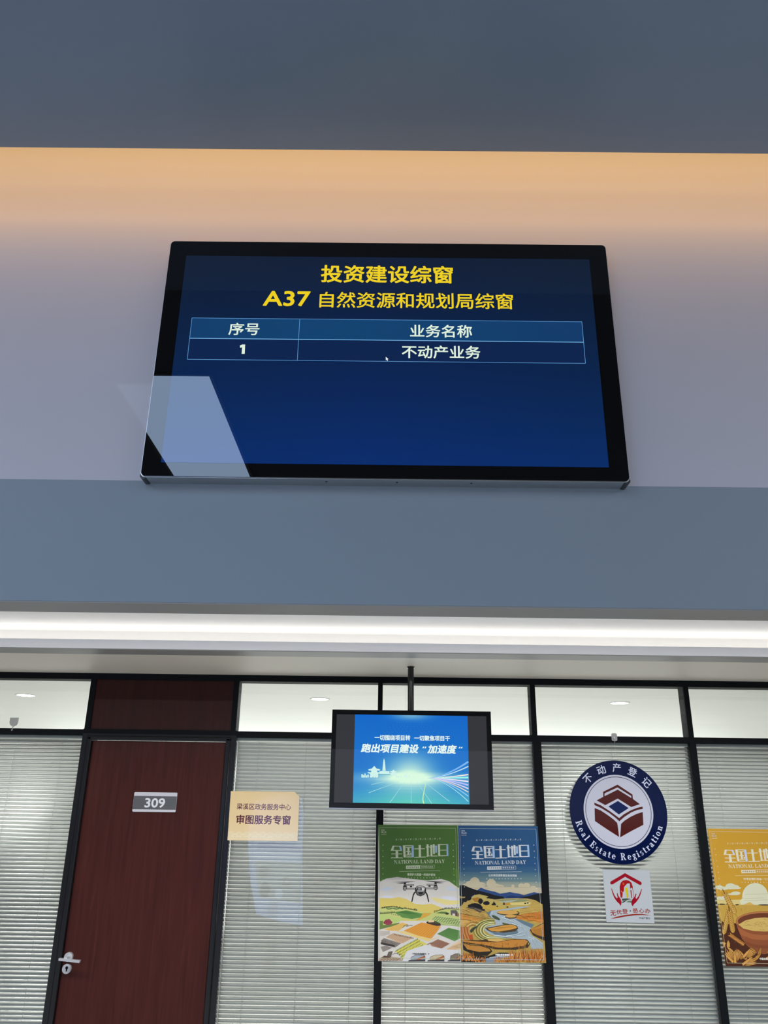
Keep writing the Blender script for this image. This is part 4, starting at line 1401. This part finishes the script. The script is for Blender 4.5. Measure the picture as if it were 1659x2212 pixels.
# front ridges
b.poly(mp(cD, [(100, 870), (400, 880), (560, 860), (800, 880), (1050, 860), (1270, 865), (1330, 930), (1290, 1010), (1050, 1050), (700, 1040), (400, 960), (110, 930)]), (64, 46, 28))
b.poly(mp(cD, [(110, 872), (300, 895), (480, 905), (720, 915), (1000, 870), (1230, 868), (1290, 900), (1240, 975), (1000, 1010), (760, 1010), (500, 960), (120, 905)]), (178, 120, 50))
b.poly(mp(cD, [(560, 860), (760, 845), (900, 880), (740, 905), (580, 890)]), (196, 160, 90))
b.poly(mp(cD, [(110, 920), (260, 960), (460, 975), (620, 1030), (650, 1080), (560, 1160), (300, 1130), (130, 1050)]), (40, 34, 24))
b.poly(mp(cD, [(120, 930), (260, 970), (450, 985), (600, 1035), (620, 1075), (420, 1090), (200, 1040)]), (172, 120, 54))
for i in range(110):
    x = random.uniform(130, 1250)
    y = 900 + (x - 130) * .03 + random.uniform(0, 70)
    b.line(mp(cD, [(x, y), (x + random.uniform(-6, 6), y + random.uniform(20, 45))]), 0.0012, random.choice([(120, 76, 30), (196, 140, 62), (84, 54, 26)]))
b.poly(mp(cD, [(90, 1150), (300, 1130), (560, 1170), (760, 1100), (930, 1100), (1000, 1180), (700, 1200), (560, 1260), (90, 1290)]), (28, 28, 24))
b.poly(mp(cD, [(540, 1200), (760, 1180), (900, 1190), (700, 1225), (720, 1270), (530, 1270)]), (122, 132, 146))
b.line(mp(cD, [(600, 1190), (760, 1170), (960, 1180)]), 0.004, (176, 186, 196))
# tall grass at the front
for (x0, x1, y0, n, L) in ((110, 320, 1250, 90, 120), (960, 1590, 1270, 260, 190), (330, 520, 1275, 50, 70), (690, 960, 1280, 70, 80)):
    for i in range(n):
        x = random.uniform(x0, x1)
        yy = min(1278, y0 + random.uniform(-70, 10))
        ll = L * random.uniform(.45, 1.1) * (1.15 if x > 1100 else 0.9)
        b.poly(blade(cD, x, yy, ll, 9, random.uniform(55, 115)), random.choice([(176, 104, 40), (150, 84, 32), (196, 130, 58), (106, 58, 26), (186, 116, 50), (204, 150, 84)]))
b.poly(mp(cD, [(1285, 950), (1325, 900), (1310, 930), (1295, 960)]), (196, 196, 140))
xa, za = cD(705, 1160)
xb, zb = cD(965, 1122)
b.text('中国自然资源报社', (xa, xb, za, zb), (222, 222, 222), 0.08)
blob(b, *cD(1003, 1142), 0.005, (222, 222, 222))
header(b, BQ, (206, 210, 212), (160, 190, 222), (40, 70, 110), '山水林田湖草是生命共同体')
tag(b.build('poster', M_INK), 'blue paper poster with a winding river through golden hills beside the green poster', 'poster', 'land day posters on the glass')

# ---- yellow poster: wheat and a bowl of grain
y = Art(4.995, KP)
y.slab(sheet(YQ), 0.0006, (192, 146, 44))
y.clip = sheet(YQ)
for (cx, cy, rx, ry) in ((230, 945, 60, 30), (290, 960, 90, 26), (400, 930, 74, 46), (450, 940, 80, 34), (500, 955, 60, 16), (480, 1035, 70, 28), (440, 1048, 80, 14), (240, 1130, 60, 50), (310, 1110, 50, 40), (1180, 960, 100, 30), (1120, 1000, 90, 20)):
    y.poly(ell(cE, cx, cy, rx, ry), (200, 200, 172))
y.poly(mp(cE, [(200, 1130), (560, 1130), (1900, 1160), (1900, 1215), (200, 1205)]), (204, 186, 122))
y.poly(ell(cE, 770, 1080, 195, 200), (206, 206, 178))
y.poly(mp(cE, [(540, 1150), (600, 1080), (960, 1080), (1010, 1150), (990, 1205), (560, 1205)]), (206, 206, 178))
for (x0, x1, yy) in ((620, 960, 1050), (560, 900, 1112), (600, 1000, 1140)):
    y.line(mp(cE, [(x0, yy), (x1, yy - 8)]), 0.0014, (176, 170, 130))
y.poly(mp(cE, [(200, 1205), (1900, 1215)]) + [YQ[2], YQ[3]], (186, 150, 66))
y.poly(mp(cE, [(580, 1210), (690, 1165), (760, 1212)]), (200, 164, 84))
for (x0, x1, yy) in ((205, 330, 1198), (335, 385, 1195), (470, 530, 1205), (810, 1000, 1208), (1050, 1300, 1210)):
    y.poly(ell(cE, (x0 + x1) / 2, yy, (x1 - x0) / 2, 9, 14), (44, 40, 28))
for i in range(60):
    x = random.uniform(215, 1600)
    yy = random.uniform(1225, 1320)
    y.line(mp(cE, [(x, yy), (x + random.uniform(-3, 3), yy + 40)]), 0.0012, (166, 128, 52))
y.poly(mp(cE, [(225, 1400), (330, 1500), (480, 1480), (560, 1620), (900, 1700), (1500, 1700), (1900, 1500)]) + [YQ[2], YQ[3]], (70, 34, 18))


def ear(cf, x, yv, L, ang, w, c0, c1, n=9):
    a = math.radians(ang)
    dx, dy = math.cos(a), -math.sin(a)
    y.line(mp(cf, [(x - dx * L * .5, yv - dy * L * .5), (x, yv), (x + dx * L, yv + dy * L)]), 0.002, c1)
    for i in range(n):
        t = i / n
        px, py = x + dx * L * t, yv + dy * L * t
        for sgn in (-1, 1):
            y.poly(blade(cf, px, py, L * 0.26, w * (1.1 - .5 * t), ang + sgn * 28), c1)
            y.poly(blade(cf, px, py, L * 0.235, w * .66 * (1.1 - .5 * t), ang + sgn * 28), c0)
    y.poly(blade(cf, x + dx * L, yv + dy * L, L * .3, w * .4, ang), c1)


WH, WHD = (204, 164, 82), (112, 74, 24)
ear(cE, 470, 1330, 330, 118, 34, WH, WHD)
ear(cE, 300, 1640, 300, 78, 34, WH, WHD)
ear(cE, 440, 1620, 330, 100, 34, (196, 152, 70), WHD)
ear(cE, 250, 1480, 220, 115, 28, (196, 152, 70), WHD)
ear(cE, 600, 1800, 250, 145, 40, (190, 130, 62), (90, 46, 20))
# bowl
y.poly(ell(cE, 905, 1452, 425, 148, 48), (92, 46, 28))
bowl = [(480, 1440), (500, 1540), (560, 1690), (650, 1820), (780, 1920), (905, 1945), (1030, 1920), (1160, 1820), (1250, 1690), (1310, 1540), (1330, 1440)]
y.poly(mp(cE, bowl), (136, 76, 44))
y.poly(mp(cE, [(500, 1540), (700, 1640), (905, 1660), (1110, 1640), (1310, 1540), (1270, 1650), (1080, 1720), (905, 1735), (730, 1720), (545, 1650)]), (158, 92, 54))
y.poly(mp(cE, [(590, 1740), (760, 1800), (905, 1815), (1060, 1800), (1220, 1740), (1180, 1800), (1040, 1850), (905, 1860), (770, 1850), (630, 1800)]), (122, 66, 38))
y.poly(ell(cE, 905, 1448, 422, 140, 48), (176, 112, 66))
y.poly(ell(cE, 905, 1452, 396, 124, 48), (104, 54, 32))
y.poly(mp(cE, [(520, 1500), (620, 1440), (760, 1405), (905, 1395), (1050, 1405), (1190, 1440), (1290, 1500), (1230, 1560), (1060, 1598), (905, 1605), (740, 1596), (590, 1560)]), (200, 170, 96))
for i in range(70):
    a_, r_ = random.uniform(0, 6.28), math.sqrt(random.random())
    px, py = 905 + 330 * r_ * math.cos(a_), 1500 + 88 * r_ * math.sin(a_)
    y.line(mp(cE, [(px, py), (px + 22, py - 8), (px + 36, py + 4)]), 0.0011, (150, 116, 56))
y.line(mp(cE, [(560, 1660), (620, 1690), (570, 1720)]), 0.004, (150, 86, 50))
# ears and husks lying in front
for i in range(46):
    x = random.uniform(300, 1500)
    yy = random.uniform(1760, 2090)
    if ((x - 905) / 330) ** 2 + ((yy - 1700) / 245) ** 2 < 1:
        continue
    L = random.uniform(110, 210)
    an = random.uniform(20, 160)
    if yy - L * math.sin(math.radians(an)) < 1700:
        continue
    y.poly(blade(cE, x, yy, L, 56, an), (84, 46, 18))
    y.poly(blade(cE, x, yy, L * .94, 42, an), random.choice([(186, 136, 62), (204, 156, 82), (170, 116, 50), (196, 146, 76)]))
    y.line([blade(cE, x, yy, L * .9, 10, an)[0], blade(cE, x, yy, L * .9, 10, an)[2]], 0.0012, (112, 70, 28))
for (x, yy, L, an) in ((440, 2060, 230, 118), (470, 2070, 220, 76), (590, 1990, 230, 32), (580, 2100, 250, 20)):
    for k in range(5):
        y.poly(blade(cE, x, yy, L * (1 - .08 * abs(k - 2)), 44, an + (k - 2) * 9), (96, 54, 20))
        y.poly(blade(cE, x, yy, L * .95 * (1 - .08 * abs(k - 2)), 34, an + (k - 2) * 9), (200, 148, 74))
xa, za = cE(835, 2030)
xb, zb = cE(1075, 1998)
y.text('中国自然资源报社', (xa, xb, za, zb), (225, 220, 210), 0.08)
header(y, YQ, (214, 208, 184), (186, 194, 224), (150, 104, 30), '珍惜合理利用每一寸土地')
tag(y.build('poster', M_INK), 'yellow paper poster with wheat ears and a bowl of grain at the picture edge', 'poster', 'land day posters on the glass')

# ------------------------------------------------------------------ cream service sign
c7 = crop(480, 1580, 840, 1260, 4.994)
s = Art(4.994, 1.2)
out = [(-0.918, 1.661), (-0.510, 1.661), (-0.512, 1.905), (-0.541, 1.931), (-0.920, 1.931)]
s.slab(out, 0.005, (222, 196, 148))
s.clip = out
s.grid(lambda a, t: (-0.917 + 0.405 * a, 1.661 + 0.13 * t), 1, 6, lambda a, t: (226 - 4 * t, 204 - 8 * t, 164 - 16 * t))
for r in range(3):
    for i in range(9):
        cx, cz = -0.90 + i * 0.046 + (0.023 if r % 2 else 0), 1.663 + r * 0.011
        if cx > -0.53:
            continue
        for rad in (0.0225, 0.016, 0.0095):
            s.line([(cx + rad * math.cos(math.radians(t)), cz + rad * math.sin(math.radians(t))) for t in range(10, 171, 16)], 0.0018, (240, 226, 198))
s.text('梁溪区政务服务中心', bb(c7, (110, 570), (520, 572), (315, 546), (315, 593)), (92, 30, 62), 0.03)
s.text('审图服务专窗', bb(c7, (106, 668), (517, 670), (310, 632), (310, 703)), (84, 22, 46), 0.05)
tag(s.build('service_sign', M_INKGLOSS), 'cream acrylic sign with two purple lines of text on the glass beside the door', 'sign')

# ------------------------------------------------------------------ round registration sign
cR = crop(1220, 1630, 1450, 1659, 4.99)
r_ = Art(4.990, 1.15)
RC = (1.3665, 1.8485)
r_.slab(circ(*RC, 0.2855, n=96), 0.006, (5, 18, 62))
r_.poly(circ(*RC, 0.2035, n=72), (196, 198, 214))
r_.polys(ringseg(RC[0], RC[1], 0.193, 0.193, 0.003, 0.003, n=72), (14, 26, 70))
BR = (78, 28, 24)
handle = [(597, 580), (822, 468), (1055, 622), (1062, 698), (1038, 682), (1034, 645), (822, 512), (620, 605), (620, 652), (600, 660)]
r_.poly(mp(cR, handle), BR)
r_.poly(mp(cR, [(495, 714), (605, 655), (825, 546), (1060, 690), (1170, 772), (1036, 818), (825, 686), (632, 788)]), BR)
r_.poly(mp(cR, [(680, 808), (828, 722), (996, 834), (842, 934)]), (12, 30, 82))
# curved band
up = [(460, 748), (560, 790), (700, 880), (790, 945), (848, 990), (920, 930), (1030, 868), (1130, 828), (1212, 810)]
dn = [(1214, 848), (1130, 862), (1030, 905), (930, 970), (850, 1040), (790, 985), (690, 908), (560, 830), (462, 786)]
r_.poly(mp(cR, up + dn), BR)
r_.poly(mp(cR, [(464, 832), (560, 870), (680, 950), (760, 1010), (818, 1066), (832, 1160), (846, 1284), (660, 1165), (470, 1036)]), BR)
r_.poly(mp(cR, [(1214, 894), (1120, 924), (1020, 972), (930, 1030), (876, 1080), (872, 1160), (862, 1290), (1040, 1190), (1226, 1094)]), BR)


def on_arc(art, glyphs, R, a0, a1, h, col, inside=False, centers=None, bold=0.0):
    """letters round a circle; glyphs = list of (polys, width)"""
    tot = sum(w for _, w in glyphs)
    base = max(u[4] for u in art.used) + 1
    pos = 0.0
    for i, (P, w) in enumerate(glyphs):
        mid = (pos + w / 2) / tot
        pos += w
        a = math.radians(a0 + (a1 - a0) * mid) if centers is None else math.radians(centers[i])
        rot = a - math.pi / 2 if not inside else a + math.pi / 2
        cx, cz = RC[0] + R * math.cos(a), RC[1] + R * math.sin(a)
        ca, sa = math.cos(rot), math.sin(rot)
        offs = [(0, 0)] if not bold else [(bold * math.cos(t), bold * math.sin(t)) for t in [k * math.pi / 3 for k in range(6)]]
        for k, (ox, oz) in enumerate(offs):
            for j, q in enumerate(P):
                art.layer = base + k * 0.4 + (0.4 * (j % 6) if len(P) < 80 else 0)
                pts = [((x - w / 2) * h + ox, (zz - 0.5) * h + oz) for x, zz in q]
                art.poly([(cx + px_ * ca - pz * sa, cz + px_ * sa + pz * ca) for px_, pz in pts], col, up=False)


cj = []
for ch in '不动产登记':
    P = text_polys(ch)
    a_, b_, c_, d_ = bounds(P)
    sc_ = 1 / max(b_ - a_, d_ - c_)
    cj.append(([[((x - a_) * sc_, (zz - c_) * sc_ + (1 - (d_ - c_) * sc_) / 2) for x, zz in q] for q in P], (b_ - a_) * sc_))
angs = []
for (u, v) in ((365, 380), (570, 245), (808, 212), (1050, 285), (1265, 445)):
    X_, Z_ = cR(u, v)
    angs.append(math.degrees(math.atan2(Z_ - RC[1], X_ - RC[0])))
LT = (206, 212, 236)
on_arc(r_, cj, 0.2445, 0, 0, 0.050, LT, centers=angs, bold=0.0009)
gl = []
for ch in 'Real Estate Registration':
    P, w = serif_glyph(ch)
    gl.append((P, w + 0.10))
gl = [([[(x + 0.05, zz) for x, zz in q] for q in P], w) for P, w in gl]
aR = cR(215, 1085)
aN = cR(1490, 1150)
A0 = math.degrees(math.atan2(aR[1] - RC[1], aR[0] - RC[0])) + 360 - 5
A1 = math.degrees(math.atan2(aN[1] - RC[1], aN[0] - RC[0])) + 360 + 4
on_arc(r_, gl, 0.2445, A0, A1, 0.037, LT, inside=True, bold=0.0004)
tag(r_.build('round_sign', M_INKGLOSS), 'round navy and white sign with a brown briefcase emblem on the glass', 'sign')

# ------------------------------------------------------------------ small white square sign
cW = crop(1290, 1870, 1430, 1659, 4.992)
w = Art(4.992, 1.15)
w.slab([(1.248, 1.264), (1.517, 1.262), (1.515, 1.534), (1.248, 1.535)], 0.004, (184, 190, 196))
RD = (150, 18, 36)
w.poly(mp(cW, [(345, 405), (710, 190), (1125, 415), (1140, 450), (1130, 490), (1095, 498), (715, 285), (395, 480), (350, 480), (330, 440)]), RD)
arch = [(600, 820), (582, 700), (575, 540), (600, 440), (650, 385), (740, 365), (820, 385), (880, 440), (910, 540), (925, 680), (945, 830), (935, 835), (900, 575), (870, 565), (845, 600), (835, 455), (770, 455), (690, 545), (685, 650), (655, 690), (650, 760), (640, 820)]
w.poly(mp(cW, arch), (160, 22, 30))
w.poly(mp(cW, [(712, 575), (772, 548), (785, 650), (800, 820), (760, 828), (725, 650)]), (204, 186, 24))
w.poly(mp(cW, [(850, 620), (875, 625), (890, 828), (870, 828)]), (120, 18, 26))
for L in ([(645, 470), (690, 490)], [(660, 430), (690, 450), (685, 475)], [(650, 440), (690, 485)]):
    w.line(mp(cW, L), 0.0016, (222, 120, 70))
for i in range(4):
    w.poly(mp(cW, [(600 + i * 12, 640 + i * 18), (640 + i * 8, 650 + i * 14), (625 + i * 10, 665 + i * 18)]), (206, 120, 116))
for (p, col) in (([(625, 845), (760, 838), (900, 855), (780, 872), (640, 880)], (44, 58, 44)), ([(635, 890), (790, 876), (720, 905), (645, 915)], (40, 66, 44)), ([(645, 925), (760, 892), (700, 930), (640, 960)], (34, 52, 38)), ([(800, 900), (920, 890), (922, 960), (830, 940), (740, 930)], (96, 120, 100))):
    w.poly(mp(cW, p), col)
lh = [(358, 578), (375, 585), (410, 680), (450, 770), (500, 835), (525, 815), (500, 710), (520, 700), (545, 775), (600, 850), (625, 930), (620, 985), (590, 1035), (575, 985), (500, 915), (430, 810), (385, 690)]
w.poly(mp(cW, lh), RD)
w.poly(mp(cW, [(1498 - x + (8 if x < 600 else 0), yv + 12) for x, yv in lh]), RD)
for ch, L, R_, T, B in (('无', 335, 485, 1150, 1285), ('优', 490, 630, 1125, 1250), ('登', 640, 785, 1105, 1232), ('悉', 905, 1045, 1090, 1212), ('心', 1065, 1205, 1095, 1212), ('办', 1225, 1365, 1098, 1220)):
    w.text(ch, bb(cW, (L, (T + B) / 2), (R_, (T + B) / 2), ((L + R_) / 2, T), ((L + R_) / 2, B)), (150, 44, 34), 0.05)
w.poly(ell(cW, 848, 1158, 16, 18), (40, 60, 50))
w.poly(mp(cW, [(340, 1360), (480, 1310), (700, 1265), (950, 1235), (1150, 1235), (1385, 1275), (1150, 1262), (950, 1272), (700, 1305), (500, 1345)]), (140, 40, 28))
w.text('不动产登记', bb(cW, (1072, 1345), (1355, 1345), (1213, 1318), (1213, 1370)), (40, 44, 60), 0.05)
tag(w.build('square_sign', M_INKGLOSS), 'small white square sign with red roof and hands emblem below the round sign', 'sign')

# ------------------------------------------------------------------ door number plate
c8 = crop(0, 1680, 480, 1659, 5.005)
dp = Art(5.006, 1.1)
dp.slab(rrect(-1.495, -1.239, 1.809, 1.918, 0.006), 0.006, (206, 206, 214))
pz0, pz1 = 1.8225, 1.897
dp.poly(rect(-1.4945, -1.2395, pz0, pz1), (92, 94, 98))
for i in range(8):
    zz = pz0 + (pz1 - pz0) * (i + .5) / 8
    dp.poly(rect(-1.4945, -1.2395, zz - .0008, zz + .0008), (100, 102, 106))
dp.text('309', bb(c8, (1080, 190), (1232, 190), (1155, 152), (1155, 224)), (226, 228, 234), 0.07)
tag(dp.build('door_number_plate', mat_ink('brushed_plate', 0.3, 0.5)), 'grey and silver number plate reading 309 on the wooden door', 'sign')

# ------------------------------------------------------------------ clear hooks on the glass
hk = tag(empty('adhesive_hook', (-2.281, PY + 0.004, 2.30)), 'clear shield shaped plastic hook on the transom glass left of the door', 'hook', 'clear plastic hooks on the partition')
pts = [(-2.309, 2.338), (-2.308, 2.306), (-2.300, 2.293), (-2.282, 2.284), (-2.264, 2.293), (-2.257, 2.306), (-2.256, 2.338)]
bevel(MB().prism(pts, PY, PY + 0.006).build('backplate', M_HOOK, hk), 0.002)
hb = MB()
for i in range(8):
    a0, a1 = math.radians(90 + i * 30), math.radians(120 + i * 30)
    hb.tube((-2.282, PY - 0.008 + 0.008 * math.cos(a0) * -1, 2.270 + 0.009 * math.sin(a0)), (-2.282, PY - 0.008 - 0.008 * math.cos(a1), 2.270 + 0.009 * math.sin(a1)), 0.002, n=8)
hb.tube((-2.282, PY - 0.003, 2.278), (-2.282, PY + 0.003, 2.292), 0.003, n=8)
hb.build('hook', M_CHROME, hk)
h2 = tag(empty('adhesive_hook', (1.382, PY + 0.0, 2.27)), 'small clear rounded plastic hook on the rail above the round sign', 'hook', 'clear plastic hooks on the partition')
bevel(MB().prism(rrect(1.365, 1.399, 2.247, 2.293, 0.010), PY - 0.004, PY).build('backplate', M_HOOK, h2), 0.002)
hb = MB().tube((1.381, PY - 0.005, 2.262), (1.381, PY - 0.014, 2.252), 0.003, n=8).tube((1.381, PY - 0.014, 2.252), (1.381, PY - 0.018, 2.262), 0.003, n=8)
hb.tube((1.381, PY - 0.004, 2.272), (1.381, PY - 0.004, 2.262), 0.008, n=16)
hb.build('hook', M_CHROME, h2)
MB().tube((1.379, PY - 0.0125, 2.138), (1.379, PY - 0.0125, 2.254), 0.0008, n=6).build('cord', M_CORD, h2)

# ------------------------------------------------------------------ lit sign in the hall, mirrored in the glass by the cream sign
kx = tag(empty('lit_display_stand', (-1.35, -0.55, 0)), 'pale lit display stand mirrored in the glass below the cream sign', 'display')
K = Art(-0.6, 1.0, eps=-0.0004)
outl = [(-1.275, 0.585), (-0.98, 0.54), (-1.02, 1.28), (-1.03, 1.79), (-1.06, 1.975), (-1.20, 2.03), (-1.42, 2.0), (-1.64, 1.93), (-1.69, 1.70), (-1.69, 1.40), (-1.64, 1.03), (-1.54, 0.66)]
K.slab(outl, -0.05, (150, 178, 232))
K.poly([(-1.03, 1.33), (-1.58, 1.36), (-1.58, 1.45), (-1.03, 1.44)], (112, 140, 212))
K.poly([(-1.01, 0.78), (-1.52, 0.84), (-1.60, 1.25), (-1.02, 1.22)], (138, 152, 172))
for (cx, cz, rx, rz, col) in ((-1.45, 0.92, .06, .09, (70, 84, 100)), (-1.28, 0.88, .05, .06, (180, 200, 235)), (-1.2, 1.02, .05, .06, (90, 100, 110)), (-1.48, 1.12, .06, .08, (96, 110, 124))):
    K.poly(circ(cx, cz, rx, rz, 16), col)
for i in range(3):
    for j in range(4):
        K.poly(rect(-1.36 + j * .075, -1.31 + j * .075, 1.0 + i * .07, 1.045 + i * .07), (140, 156, 172))
K.build('lit_face', mat_screen('lit_face_diffuser', 3.6, 0.3), kx)
MB().box(-1.40, -1.28, -0.66, -0.60, 0.02, 0.9).box(-1.60, -1.08, -0.80, -0.50, 0, 0.02).build('stand', M_UNDER, kx)
